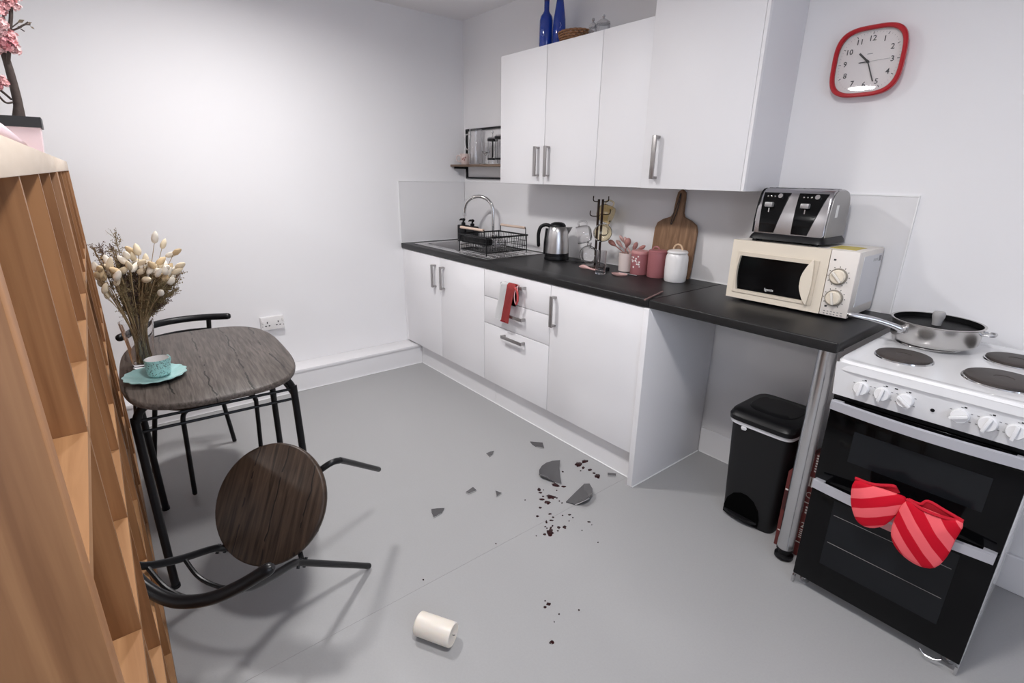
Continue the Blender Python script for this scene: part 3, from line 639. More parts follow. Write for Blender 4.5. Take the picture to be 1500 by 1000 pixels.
for k, (xa0, xa1, xb0, xb1) in enumerate(((2.563, 2.622, 2.550, 2.655), (2.692, 2.752, 2.688, 2.795))):
    # black panel follows the curved front, narrower at the bottom
    bm = NB(); prev = None
    zs = [TZ+.038, TZ+.06, TZ+.08, TZ+.11, TZ+.14, TZ+.16, ZT-.035, ZT-.025, ZT-.017]
    for z in zs:
        q = (z-zs[0])/(zs[-1]-zs[0]); xl = xa0+(xb0-xa0)*q; xr = xa1+(xb1-xa1)*q; y = ty_at(z)
        ring = [bm.verts.new((xl, y-.003, z)), bm.verts.new((xr, y-.003, z)), bm.verts.new((xr, y+.004, z)), bm.verts.new((xl, y+.004, z))]
        if prev:
            for i in range(4): bm.faces.new((prev[i], prev[(i+1) % 4], ring[(i+1) % 4], ring[i]))
        else: bm.faces.new(ring)
        prev = ring
    bm.faces.new(prev); pn = P('control_panel', bm, BLACKG, t)
    xm = (xb0+xb1)/2-.012; zl = ZT-.062; yl = ty_at(zl)
    P('lever', BX(xm-.019, xm+.013, yl-.022, yl-.002, zl-.011, zl+.008, .004), mat('grey lever', (.42, .41, .41), .4, .6), pn)
    P('lever_slot', BX(xm-.005, xm-.001, ty_at(zl-.025)-.004, ty_at(zl-.025)-.0025, zl-.036, zl-.015), CHROME, pn, False)
    P('browning_dial', LT([(0, .008), (.009, .008), (.011, 0)], 20, (xm+.032, ty_at(ZT-.035)-.0028, ZT-.031), rot=Matrix.Rotation(math.pi/2*.8, 3, 'X')), CHROME, pn)
    for q in range(3): P('button', BX(xm-.022+q*.014, xm-.016+q*.014, ty_at(ZT-.035)-.0055, ty_at(ZT-.035)-.001, ZT-.0345, ZT-.029, .001), CHROME, pn)
for x in (2.60, 2.735):
    for y in (-.17, -.115): P('bread_slot', BX(x-.055, x+.055, y-.012, y+.012, ZT-.0005, ZT+.0012), BLACK, t, False)
P('cord_clip', BX(TX0+.015, TX0+.03, TY0-.012, TY0-.002, TZ+.001, TZ+.0098), BLACK, t, False)
P('power_cord', TB(spl([(TX0-.012, -.10, TZ+.02), (TX0-.035, -.12, TZ+.012), (TX0-.055, -.10, TZ+.006), (2.466, -.08, 1.17), (2.467, -.06, 1.08), (2.467, -.04, 1.0)], 6), .0035, 8), BLACK, t)

P('yellow_card', BX(2.836, 2.925, -.235, -.12, 1.1934, 1.1944), mat('yellow card', (.55, .45, .10), .6), smooth=False, label='yellow card lying on the microwave beside the toaster', cat='card', loc=(2.88, -.18, 1.1934))

# ------------------------------------------------------------------ cooker
KX0, KX1, KYF, KYB = 3.066, 3.556, -.588, -.025
t = T('cooker', 'white freestanding electric cooker with black double oven doors', 'cooker', (3.31, -.31, 0))
P('body', BX(KX0, KX1, KYF, KYB, .035, .868, .003), ENAM, t)
for x in (KX0+.03, KX1-.03):
    for y in (KYF+.03, KYB-.04): P('foot', LT([(0, .0005), (.016, .0005), (.016, .006), (.008, .008), (.008, .0348), (0, .0348)], 16, (x, y, 0)), CHROMED, t)
for x in (KX0+.004, KX1-.004): P('front_bracket', BX(x-.004, x+.004, KYF-.021, KYF-.001, .004, .033), CHROMED, t, False)
# hob with raised rim
bm = NB(); prev = None
for (ins, z) in ((.0, .8685), (.0, .893), (.006, .900), (.022, .901), (.034, .896), (.05, .895)):
    ring = [bm.verts.new((x, y, z)) for x, y in supere((KX1-KX0)/2+.004-ins, (.625)/2-ins, 16, 64, ((KX0+KX1)/2, -.335))]
    if prev:
        for k in range(64): bm.faces.new((prev[k], prev[(k+1) % 64], ring[(k+1) % 64], ring[k]))
    else: bm.faces.new(ring[::-1])
    prev = ring
bm.faces.new(prev); P('hob', bm, ENAM, t)
PLATE = mat('cast iron hotplate', (.045, .036, .032), .5, var=.3, vscale=30)
for (x, y, r_) in ((3.19, -.445, .076), (3.432, -.455, .090), (3.425, -.20, .076), (3.195, -.195, .090)):
    hp = P('hotplate', LT([(0, .011), (r_*.25, .0105), (r_*.27, .012), (r_*.93, .012), (r_*.97, .0105), (r_*.98, .0003)], 44, (x, y, .895)), PLATE, t)
    P('hotplate_ring', LT([(r_*.985, .0003), (r_*1.05, .0003), (r_*1.03, .004), (r_*.985, .005)], 44, (x, y, .895)), CHROME, hp)
# control panel, sloping
bm = PR([(KX0, -.648, .893), (KX0, -.640, .862), (KX0, -.622, .775), (KX0, -.5885, .775), (KX0, -.5885, .868), (KX0, -.60, .868)], (KX1-KX0, 0, 0), .003)
pan = P('control_panel', bm, ENAM, t)
def py_at(z): return -.622-(z-.775)/(.862-.775)*.018
for k, x in enumerate((3.146, 3.202, 3.260, 3.387, 3.446, 3.502)):
    z = .823; y = py_at(z); R3 = Matrix.Rotation(math.pi/2*.97, 3, 'X')
    kn = P('knob', LT([(0, .016), (.0185, .016), (.0205, .012), (.0215, .0008)], 30, (x, y, z), rot=R3), ENAM, pan)
    a = (0.1, .15, -.95, 1.15, .25, .1)[k]
    bm = BX(-.0045, .0045, -.009, .0, -.0215, .0205, .002); bm.transform(Matrix.Translation((x, y-.0165, z)) @ Matrix.Rotation(a, 4, 'Y')); P('knob_grip', bm, ENAM, kn)
    P('printed_symbol', text_bm(['▫', '▫', '▪', '▪', '▫', '▫'][k] if False else ['D', 'D', 'x', 'x', 'D', 'D'][k], .010, at(x+.008, py_at(.851)-.0006, .851)) if False else BX(x+.004, x+.010, py_at(.851)-.0007, py_at(.851), .849, .853), INK, pan, False)
    for q in range(5):
        th = math.radians(-120+q*60); zz = z+.026*math.cos(th)
        P('scale_mark', BX(x+.026*math.sin(th)-.0025, x+.026*math.sin(th)+.0025, py_at(zz)-.0007, py_at(zz), zz-.001, zz+.001), INKG, pan, False)
P('indicator_light', LT([(0, .003), (.004, .003), (.0055, .0005)], 18, (3.326, py_at(.815), .815), rot=Matrix.Rotation(math.pi/2, 3, 'X')), BLACK, pan)
P('printed_symbol', BX(3.229, 3.237, py_at(.85)-.0007, py_at(.85), .849, .853), INK, pan, False)
DY0, DY1 = -.61, KYF-.0005
P('door_top_band', BX(KX0+.001, KX1-.001, DY0+.006, DY1, .755, .7745, .002), BLACK, t)
def oven_door(z0, z1, wx, wz, hz):
    d = P('oven_door', BX(KX0+.001, KX1-.001, DY0, DY1, z0, z1, .003), BLACKG, t, label='black glass oven door')
    P('oven_window', BX(wx[0], wx[1], DY0-.0008, DY0, wz[0], wz[1]), DARKG, d, False)
    # bowed silver handle
    A = []; n_ = 20
    xa, xb = KX0+.008, KX1-.008
    bm = NB(); prev = None
    for k in range(n_+1):
        q = k/n_; x = xa+(xb-xa)*q; y = DY0-.022-.020*math.sin(math.pi*q)
        ring = [bm.verts.new((x, y, hz-.017)), bm.verts.new((x, y-.009, hz-.014)), bm.verts.new((x, y-.009, hz+.014)), bm.verts.new((x, y, hz+.017))]
        if prev:
            for i in range(4): bm.faces.new((prev[i], prev[(i+1) % 4], ring[(i+1) % 4], ring[i]))
        else: bm.faces.new(ring)
        prev = ring
    bm.faces.new(prev)
    for x in (xa, xb-.03): box(bm, x, x+.03, DY0-.026, DY0-.0002, hz-.012, hz+.012)
    P('handle', bm, mat('silver grey handle', (.50, .50, .54), .35, .35), d, label='bowed silver-grey handle')
    return d
d1 = oven_door(.452, .7535, (3.15, 3.49), (.555, .665), .742)
d2 = oven_door(.045, .449, (3.142, 3.478), (.14, .40), .4465-.002)
for z in (.235, .345): P('oven_shelf_wire', TB([(3.150, DY0-.0012, z), (3.470, DY0-.0012, z)], .0011, 6), mat('shelf wire', (.35, .34, .33), .3, 1), d2)
P('latch_clip', TB(spl([(3.46, DY0-.002, .03), (3.475, DY0-.008, .022), (3.50, DY0-.008, .024), (3.515, DY0-.002, .032)], 4), .002, 6), CHROMED, t)

# oven gloves over the lower handle
st1 = stripes('red pink stripe a', (.88, .13, .15), (.55, .003, .018), (-.55, 0, .83), .060)
st2 = stripes('red pink stripe b', (.88, .13, .15), (.55, .003, .018), (.75, 0, .66), .060)
REDC = mat('red cotton trim', (.52, .004, .02), .85)
t = T('oven_glove', 'double red and pink striped oven glove over the lower oven handle', 'oven glove', (3.33, -.68, .45))
def pocket(pts, y, th, m, bulge=.012):
    W = [ony(px, py, y) for px, py in pts]; W = spl(W, 3, True)
    cen = sum(W, Vector())/len(W); bm = NB(); n_ = len(W)
    rings = []
    for (s_, dy) in ((.86, th), (.97, th*.8), (1, th*.45), (1, -.0), (.97, -th*.3), (.86, -th*.45)):
        rings.append([bm.verts.new((cen.x+(p.x-cen.x)*s_, p.y-dy, cen.z+(p.z-cen.z)*s_)) for p in W])
    for A, B in zip(rings, rings[1:]):
        for k in range(n_): bm.faces.new((A[k], A[(k+1) % n_], B[(k+1) % n_], B[k]))
    for R_, dy in ((rings[0], th+bulge), (rings[-1], -th*.45)):
        mid = [bm.verts.new((cen.x+(v.co.x-cen.x)*.55, cen.y-dy*.93, cen.z+(v.co.z-cen.z)*.55)) for v in R_]
        c_ = bm.verts.new((cen.x, cen.y-dy, cen.z))
        for k in range(n_): bm.faces.new((R_[k], R_[(k+1) % n_], mid[(k+1) % n_], mid[k])); bm.faces.new((mid[k], mid[(k+1) % n_], c_))
    return bm
P('pocket', pocket([(1253, 703), (1280, 711), (1312, 722), (1328, 730), (1318, 748), (1297, 768), (1275, 772), (1258, 764), (1250, 748), (1247, 728)], -.672, .012, st1), st1, t, ang=60)
P('pocket', pocket([(1328, 733), (1350, 742), (1380, 754), (1411, 765), (1400, 790), (1388, 814), (1370, 830), (1348, 828), (1325, 814), (1310, 796), (1306, 776), (1314, 752)], -.676, .013, st2), st2, t, ang=60)
P('cuff', TB(spl([ony(1253, 700, -.671), ony(1278, 709, -.674), ony(1305, 711, -.668), ony(1312, 713, -.664)], 4), .005, 8), REDC, t)
P('cuff', TB(spl([ony(1328, 731, -.676), ony(1352, 746, -.686), ony(1380, 757, -.686), ony(1411, 764, -.676)], 4), .005, 8), REDC, t)
P('cuff', TB(spl([ony(1331, 731, -.674), ony(1348, 738, -.668), ony(1360, 734, -.664), ony(1385, 748, -.666), ony(1411, 763, -.674)], 4), .0045, 8), REDC, t)
for pts_ in ([(1254, 702), (1280, 710), (1313, 713), (1318, 722), (1300, 724), (1275, 716)], [(1330, 732), (1348, 739), (1360, 734), (1387, 748), (1410, 764), (1380, 764), (1350, 752)]):
    P('back_layer', PR([ony(a, b, -.6665) for a, b in pts_], (0, .004, 0)), mat('deep red cotton', (.36, .003, .014), .9), t, False)
bm = NB(); prev = None
for (y, z, x0, x1) in ((-.664, .44, 3.22, 3.44), (-.665, .47, 3.22, 3.44), (-.656, .481, 3.23, 3.43), (-.644, .480, 3.24, 3.42), (-.625, .468, 3.25, 3.41), (-.618, .43, 3.26, 3.40), (-.617, .38, 3.27, 3.39)):
    ring = [bm.verts.new((x0, y, z)), bm.verts.new((x1, y, z)), bm.verts.new((x1, y, z+.003)), bm.verts.new((x0, y, z+.003))]
    if prev:
        for i in range(4): bm.faces.new((prev[i], prev[(i+1) % 4], ring[(i+1) % 4], ring[i]))
    prev = ring
P('connecting_band', bm, mat('pale pink lining', (.75, .35, .36), .85), t)

# frying pan
px_, py_, pz_ = 3.205, -.20, .9078
t = T('saute_pan', 'steel saute pan with black lining and grey-knobbed lid on the cooker', 'pan', (px_, py_, pz_))
P('pan_body', LT([(0, 0), (.108, 0), (.116, .006), (.122, .016), (.126, .070), (.131, .074), (.131, .076), (.1235, .075)], 56, (px_, py_, pz_)), mat('brushed pan steel', (.60, .585, .57), .27, 1), t)
P('lining', LT([(.1235, .0752), (.1195, .02), (.11, .008), (0, .006)], 56, (px_, py_, pz_)), mat('black nonstick', (.004, .004, .0045), .55, spec=.12), t, label='black non-stick lining')
P('lid', LT([(0, .050), (.112, .050), (.1195, .054), (.1195, .057), (.112, .058), (0, .060)], 56, (px_, py_, pz_)), mat('black lid', (.005, .005, .0055), .5, spec=.15), t, label='black lid set inside the rim')
P('lid_knob', LT([(0, .0602), (.013, .0602), (.014, .072), (.018, .090), (.018, .102), (.015, .107), (0, .108)], 28, (px_, py_, pz_)), mat('grey knob', (.36, .35, .35), .4), t)
hs = Vector((3.138, -.312, .955))
P('handle', TB(spl([hs, Vector((3.112, -.325, .966)), Vector((3.06, -.352, .980)), Vector((2.995, -.385, .988))], 6), [.010, .011, .011, .011, .010, .010, .009, .009, .009, .009, .009, .0095, .010, .010, .010, .010, .0105, .0105, .009], 12, dome=True), CHROMED, t)
P('handle_bracket', BX(hs.x-.012, hs.x+.012, hs.y-.006, hs.y+.012, .942, .966, .003), CHROMED, t)
P('helper_handle', TB(spl([(px_+.118, py_+.04, pz_+.055), (px_+.15, py_+.035, pz_+.058), (px_+.152, py_-.005, pz_+.058), (px_+.122, py_-.012, pz_+.055)], 6), .004, 8), CHROMED, t)

# ------------------------------------------------------------------ bin, carton
bx_, by_ = 2.785, -.30
t = T('pedal_bin', 'black plastic pedal bin with white liner showing under the lid', 'bin', (bx_, by_, 0))
def loft(secs, p=7, n=56):
    bm = NB(); prev = None
    for (a, b, z, cx, cy) in secs:
        ring = [bm.verts.new((x, y, z)) for x, y in supere(a, b, p, n, (cx, cy))]
        if prev:
            for k in range(n): bm.faces.new((prev[k], prev[(k+1) % n], ring[(k+1) % n], ring[k]))
        else: bm.faces.new(ring[::-1])
        prev = ring
    bm.faces.new(prev); return bm
P('bin_body', loft([(.112, .122, .0005, bx_, by_+.005), (.114, .124, .02, bx_, by_+.005), (.128, .138, .46, bx_-.004, by_+.005), (.131, .141, .463, bx_-.004, by_+.005)]), mat('bin black', (.011, .011, .012), .42, spec=.3), t)
P('bin_liner', loft([(.133, .143, .452, bx_-.004, by_+.005), (.1345, .1445, .458, bx_-.004, by_+.005), (.134, .144, .469, bx_-.004, by_+.005), (.128, .138, .470, bx_-.004, by_+.005)]), BAG, t, label='white liner edge')
P('liner_knot', LT([(0, -.01), (.006, -.008), (.008, 0), (.006, .006), (0, .009)], 10, (bx_-.06, by_-.143, .447), 1.6, .6), BAG, t)
P('lid', loft([(.137, .149, .4705, bx_-.004, by_+.003), (.139, .151, .49, bx_-.004, by_+.003), (.132, .142, .507, bx_-.004, by_+.006), (.118, .128, .514, bx_-.004, by_+.01)]), BLACK, t)
P('lid_dish', loft([(.10, .10, .5142, bx_-.004, by_+.02), (.096, .095, .518, bx_-.004, by_+.02), (.07, .07, .519, bx_-.004, by_+.02)], 3), BLACK, t)
P('pedal_recess_shade', PR([(bx_-.02+x, by_-.1215, z) for x, z in [(-.078, .012), (.078, .012), (.078, .05), (.068, .09), (.045, .122), (.014, .138), (-.014, .138), (-.045, .122), (-.068, .09), (-.078, .05)]], (0, -.0035, 0)), mat('recess shade black', (.001, .001, .001), .9, spec=.05), t, False)  # flat dark arch on the front; the opening's shade is put in as colour
P('pedal', PR([(bx_-.02+.074*math.cos(q*math.pi/12), by_-.124-.022*math.sin(q*math.pi/12), .022) for q in range(13)], (0, 0, .012), .003), BLACK, t)
t = T('carton', 'dark red printed cardboard carton standing behind the chrome leg', 'box', (2.985, -.3, 0))
CART = mat('dark red card', (.125, .022, .020), .6, var=.12, vscale=12); CARW = mat('white card print', (.66, .62, .60), .6)
cx0, cx1, cy0, cy1, cz1 = 2.928, 3.034, -.448, -.17, .375
P('carton_body', PR([(cx0, cy0, .0005), (cx1, cy0, .0005), (cx1, cy0, .485), (cx0+.03, cy0, .375), (cx0, cy0, .345)], (0, cy1-cy0, 0), .0008), CART, t, False)
P('printed_bar', BX(cx0+.002, cx0+.03, cy0-.0006, cy0, .262, .268), CARW, t, False); P('printed_patch', BX(cx0+.002, cx0+.03, cy0-.0005, cy0, .17, .26), mat('deep maroon', (.05, .009, .009), .6), t, False)
P('printed_bar', BX(cx0+.004, cx0+.05, cy0-.0006, cy0, .072, .077), CARW, t, False); P('printed_bar', BX(cx0+.016, cx0+.020, cy0-.0006, cy0, .01, .071), CARW, t, False)
# print on the front, between the chrome leg and the cooker
P('printed_number', text_bm('2', .034, at(3.018, cy0-.0006, .145)), CARW, t, False)
for k in range(5): P('printed_line', BX(3.010, 3.024, cy0-.0006, cy0, .122-k*.009, .126-k*.009), CARW, t, False)
P('printed_bar', BX(2.998, 3.033, cy0-.0006, cy0, .245, .249), CARW, t, False); P('printed_bar', BX(2.998, 3.001, cy0-.0006, cy0, .15, .244), CARW, t, False)
P('printed_bar', BX(2.998, 3.033, cy0-.0006, cy0, .062, .066), CARW, t, False)
for k in range(3): P('printed_line', BX(3.014, 3.030, cy0-.0006, cy0, .20+k*.012, .207+k*.012), CARW, t, False)
for k in range(3): P('printed_stripe', BX(3.006+k*.008, 3.011+k*.008, cy0-.0006, cy0, .318, .36), CARW, t, False)
for k in range(7): P('printed_stripe', BX(3.014, 3.032, cy0-.0006, cy0, .385+k*.011, .391+k*.011), CARW, t, False)
P('printed_ring', LT([(.010, 0), (.0125, 0)], 20, (3.017, cy0-.0006, .282), rot=Matrix.Rotation(math.pi/2, 3, 'X')), CARW, t, False)
for k in range(7): P('printed_stripe', BX(cx1, cx1+.0006, cy0+.01+k*.018, cy0+.016+k*.018, .31, .368), CARW, t, False)

# ------------------------------------------------------------------ clock
kx_, kz_ = 2.762, 1.864
t = T('wall_clock', 'red rounded-square wall clock with a white dial', 'clock', (kx_, 0, kz_))
bm = NB(); prev = None; n_ = 72
for (a, y) in ((.112, -.0008), (.116, -.012), (.121, -.030), (.1205, -.040), (.117, -.0445), (.109, -.0445), (.1065, -.041), (.1055, -.033)):
    ring = [bm.verts.new((kx_+x, y, kz_+z)) for x, z in supere(a, a, 3.4, n_)]
    if prev:
        for k in range(n_): bm.faces.new((prev[k], prev[(k+1) % n_], ring[(k+1) % n_], ring[k]))
    prev = ring
P('rim', bm, RED, t, label='red plastic rim')
dial = P('dial', PR([(kx_+x, -.024, kz_+z) for x, z in supere(.1075, .1075, 3.4, 64)], (0, .01, 0)), mat('dial white', (.80, .76, .75), .5), t, False)
def cpos(h, R_):
    th = math.radians(h*30); s_, c_ = math.sin(th), math.cos(th); p_ = 3.4; k_ = (abs(s_)**p_+abs(c_)**p_)**(-1/p_); k_ = .55+.45*k_
    return kx_+R_*k_*s_, kz_+R_*k_*c_, th
for h in range(1, 13):
    x, z, th = cpos(h, .078); P('numeral', text_bm(str(h), .026, at(x, -.0246, z), bold=.0003), INK, dial, False)
    x, z, th = cpos(h, .0965); bm = BX(-.0011, .0011, -.0006, 0, -.004, .004); bm.transform(Matrix.Translation((x, -.0242, z)) @ Matrix.Rotation(th, 4, 'Y')); P('hour_mark', bm, INK, dial, False)
for m_ in range(60):
    if m_ % 5 == 0: continue
    x, z, th = cpos(m_/5, .0985); bm = BX(-.0004, .0004, -.0005, 0, -.0016, .0016); bm.transform(Matrix.Translation((x, -.0242, z)) @ Matrix.Rotation(th, 4, 'Y')); P('minute_mark', bm, INKG, dial, False)
P('maker_mark', BX(kx_-.008, kx_+.010, -.0246, -.0241, kz_+.026, kz_+.028), INKG, dial, False)
def hand(nm, ang, l0, l1, w_, y, m):
    bm = BX(-w_, w_, -.0008, .0, l0, l1); bm.transform(Matrix.Translation((kx_, y, kz_)) @ Matrix.Rotation(math.radians(ang), 4, 'Y')); return P(nm, bm, m, dial, False)
hand('hour_hand', 313.5, -.006, .046, .0032, -.0262, INK); hand('minute_hand', 157, -.008, .076, .002, -.0275, INK)
hand('second_hand', 88, -.0, .072, .0005, -.0285, INKG); hand('second_hand_tail', 268, 0, .030, .0016, -.0285, INK)
P('hand_cap', LT([(0, .003), (.004, .003), (.005, 0)], 18, (kx_, -.029, kz_), rot=Matrix.Rotation(math.pi/2, 3, 'X')), INK, dial)
P('cover_glass', PR([(kx_+x, -.0365, kz_+z) for x, z in supere(.1053, .1053, 3.4, 64)], (0, .0012, 0)), gm, t, False)

# ------------------------------------------------------------------ wall shelf and contents
t = T('wall_shelf', 'black square-bar frame wall shelf with a brown plank', 'shelf', (.34, -.06, 1.41))
fx0, fx1, fz0, fz1 = .042, .66, 1.408, 1.772
P('frame', BX(fx0, fx0+.014, -.0155, -.0015, fz0, fz1), BLACKM, t, False); P('frame', BX(fx1-.014, fx1, -.0155, -.0015, fz0, fz1), BLACKM, t, False)
P('frame', BX(fx0+.014, fx1-.014, -.0155, -.0015, fz1-.014, fz1), BLACKM, t, False); P('frame', BX(fx0+.014, fx1-.014, -.0155, -.0015, fz0, fz0+.014), BLACKM, t, False)
PZ = 1.512
P('plank', BX(.004, .70, -.135, -.016, PZ-.016, PZ, .001), SHELFW, t)
P('bracket', BX(fx0, fx0+.012, -.125, -.016, PZ-.03, PZ-.0165), BLACKM, t, False); P('bracket', BX(fx1-.012, fx1, -.125, -.016, PZ-.03, PZ-.0165), BLACKM, t, False)
# mug
p = ony(681.5, 240, -.085); mxx = p.x
t = T('mug', 'pale pink flowered mug on the black wall shelf', 'mug', (mxx, -.085, PZ))
P('mug_body', LT([(0, .0005), (.027, .0005), (.036, .025), (.040, .078), (.0365, .078), (.032, .025), (0, .008)], 32, (mxx, -.085, PZ)), mat('pinkish stoneware', (.62, .50, .47), .4), t)
P('handle', TB(spl([(mxx-.028, -.113, PZ+.065), (mxx-.045, -.13, PZ+.062), (mxx-.045, -.13, PZ+.03), (mxx-.025, -.11, PZ+.02)], 5), .004, 8), mat('pinkish stoneware', (0, 0, 0)), t)
for k, (dx, dz) in enumerate(((0, .045), (.012, .05), (.005, .032), (-.010, .038))):
    a = math.radians(-50)+dx/.038; bm = LT([(0, 0), (.006, 0)], 8, (mxx+.0392*math.cos(a), -.085+.0392*math.sin(a), PZ+dz), rot=(Matrix.Rotation(a, 3, 'Z') @ Matrix.Rotation(math.pi/2, 3, 'Y')))
    P('printed_flower', bm, mat('flower print', (.30, .12, .11), .5), t, False)
def shelf_glass(name, lab, cat, px, r_, h_, prof=None, y=-.075):
    x = ony(px, 240, y).x; tt = T(name, lab, cat, (x, y, PZ), group='glassware on the wall shelf')
    P('glass_body', LT(prof or [(0, .0005), (r_, .0005), (r_, h_), (r_-.003, h_), (r_-.003, .006), (0, .006)], 32, (x, y, PZ)), GLASS, tt); return tt, x
tt, x = shelf_glass('glass_pitcher', 'large clear glass jug on the black wall shelf', 'jug', 697, .052, .26, [(0, .0005), (.05, .0005), (.054, .05), (.05, .15), (.042, .2), (.047, .25), (.044, .25), (.039, .2), (.047, .15), (.051, .05), (.047, .007), (0, .007)])
P('handle', TB(spl([(x-.03, -.105, PZ+.21), (x-.055, -.13, PZ+.2), (x-.055, -.13, PZ+.12), (x-.035, -.112, PZ+.1)], 5), .005, 8), GLASS, tt)
tt, x = shelf_glass('wine_glass', 'clear stemmed glass between jug and coffee press', 'glass', 711.5, .03, .15, [(0, .0005), (.03, .0005), (.004, .006), (.004, .06), (.03, .09), (.034, .15), (.032, .15), (.027, .09), (0, .068)], -.06)
tt, x = shelf_glass('cafetiere', 'small glass coffee press with black collar and base', 'coffee press', 721.5, .034, .17)
P('collar', LT([(.0345, .155), (.038, .155), (.038, .172), (.0345, .172)], 28, (x, -.075, PZ)), BLACK, tt); P('base_band', LT([(.0345, .03), (.037, .03), (.037, .042), (.0345, .042)], 28, (x, -.075, PZ)), BLACK, tt)
P('lid', LT([(0, .1725), (.036, .1725), (.03, .182), (0, .186)], 28, (x, -.075, PZ)), CHROME, tt); P('plunger', TB([(x, -.075, PZ+.06), (x, -.075, PZ+.21)], .0025, 8), CHROME, tt); P('plunger_knob', LT([(0, .205), (.008, .21), (.008, .22), (0, .225)], 16, (x, -.075, PZ)), CHROME, tt)
P('handle', TB(spl([(x+.03, -.1, PZ+.16), (x+.055, -.115, PZ+.15), (x+.055, -.115, PZ+.06), (x+.03, -.1, PZ+.045)], 5), .005, 8), BLACK, tt)
tt, x = shelf_glass('cafetiere', 'second glass coffee press half hidden by the wall cabinet', 'coffee press', 732, .034, .18, None, -.085)
P('collar', LT([(.0345, .165), (.038, .165), (.038, .182), (.0345, .182)], 28, (x, -.085, PZ)), BLACK, tt); P('base_band', LT([(.0345, .03), (.037, .03), (.037, .042), (.0345, .042)], 28, (x, -.085, PZ)), BLACK, tt)
P('lid', LT([(0, .1825), (.036, .1825), (.03, .192), (0, .196)], 28, (x, -.085, PZ)), CHROME, tt)

# ------------------------------------------------------------------ on top of the wall cabinets
CT = 2.1185
bxA = ony(799.5, 60, -.16).x; bxB = ony(818.5, 60, -.135).x
t = T('bottle', 'blue glass bottle with square shoulders and slim neck', 'bottle', (bxA, -.16, CT), group='blue bottles on the wall cabinet')
P('bottle_glass', LT([(0, .0005), (.036, .0005), (.0385, .006), (.0385, .165), (.034, .188), (.022, .203), (.0155, .215), (.0145, .30), (.017, .302), (.017, .315), (.012, .316), (0, .316)], 36, (bxA, -.16, CT)), BLUEG, t)
P('neck_sleeve', LT([(.0152, .26), (.0152, .298)], 28, (bxA, -.16, CT)), mat('navy foil', (.004, .01, .12), .4), t)
P('embossed_crest', TB([(bxA+.0395*math.cos(math.radians(-75)+q*.09*math.cos(q)), -.16+.0395*math.sin(math.radians(-75)), CT+.10+.02*math.sin(q*.9)) for q in range(8)], .0012, 6), mat('pale blue emboss', (.25, .35, .75), .3), t)
t = T('bottle', 'blue glass bottle with long sloping shoulders', 'bottle', (bxB, -.135, CT), group='blue bottles on the wall cabinet')
P('bottle_glass', LT([(0, .0005), (.034, .0005), (.0365, .006), (.0365, .12), (.034, .16), (.027, .21), (.019, .26), (.0145, .31), (.0165, .312), (.0165, .325), (0, .326)], 36, (bxB, -.135, CT)), BLUEG, t)
P('embossed_crest', TB([(bxB+.030, -.135-.024, CT+.11), (bxB+.034, -.135-.018, CT+.125), (bxB+.030, -.135-.024, CT+.14)], .0012, 6), mat('pale blue emboss', (0, 0, 0)), t)
gx = 1.335
t = T('wicker_basket', 'low brown wicker basket beside the blue bottles', 'basket', (gx, -.15, CT))
WICK = mat('brown wicker', (.25, .12, .055), .65, var=.35, vscale=60); n_ = 44
for row in range(6):
    z = CT+.007+row*.0115; R_ = .078+.017*(row/5)**1.1
    pts = [(gx+(R_+.0032*(1 if (k+row) % 2 else -1))*math.cos(2*math.pi*k/n_), -.15+(R_+.0032*(1 if (k+row) % 2 else -1))*math.sin(2*math.pi*k/n_)*.95, z) for k in range(n_)]
    P('woven_strand', TB(pts, .0062, 6, closed=True), WICK, t)
P('basket_base', LT([(0, .001), (.074, .001), (.074, .008), (0, .008)], 28, (gx, -.15, CT)), WICK, t)
CUT = mat('cut crystal', (.95, .95, .97), .03, trans=.85, ior=1.5)
for k, (px, r_, h_, y) in enumerate(((869, .022, .068, -.155), (884, .035, .072, -.15))):
    x = ony(px, 35, y).x
    t = T('crystal_jar', ['smaller cut-glass trinket jar next to the basket', 'larger cut-glass trinket jar with a knob lid'][k], 'jar', (x, y, CT), group='crystal jars on the wall cabinet')
    P('jar_body', LT([(0, .0005), (r_*.6, .0005), (r_*.75, .01), (r_, .035), (r_, h_), (r_-.004, h_), (r_-.004, .036), (0, .008)], 16, (x, y, CT)), CUT, t, False)
    P('lid', LT([(r_*1.03, h_+.0005), (r_*1.0, h_+.010), (r_*.5, h_+.022), (.004, h_+.028), (.008, h_+.036), (.006, h_+.044), (0, h_+.046), (0, h_+.0005)], 16, (x, y, CT)), mat('silver lid', (.6, .6, .62), .15, .8), t, False)

# ------------------------------------------------------------------ socket
t = T('wall_socket', 'white double electrical wall socket beside the dining table', 'socket', (0, -1.584, .472))
sy0, sy1, sz0, sz1 = -1.657, -1.511, .428, .516
P('back_box', BX(.0008, .028, sy0, sy1, sz0, sz1, .003), WHITEM, t); P('face_plate', BX(.0282, .036, sy0, sy1, sz0, sz1, .003), WHITEC, t)
for yc in (-1.618, -1.55):
    for (dy, dz, w_, h_) in ((0, .014, .003, .006), (-.011, -.008, .005, .003), (.011, -.008, .005, .003)):
        P('pin_slot', BX(.0361, .0368, yc+dy-w_, yc+dy+w_, .465+dz-h_, .465+dz+h_), INK, t, False)
for yc in (-1.648, -1.520): P('rocker_switch', BX(.0361, .041, yc-.006, yc+.006, .478, .498, .002), WHITEC, t)
for yc in (-1.650, -1.518): P('screw', LT([(0, .001), (.003, .001), (.0035, 0)], 12, (.0362, yc, .455), rot=Matrix.Rotation(math.pi/2, 3, 'Y')), CHROME, t)

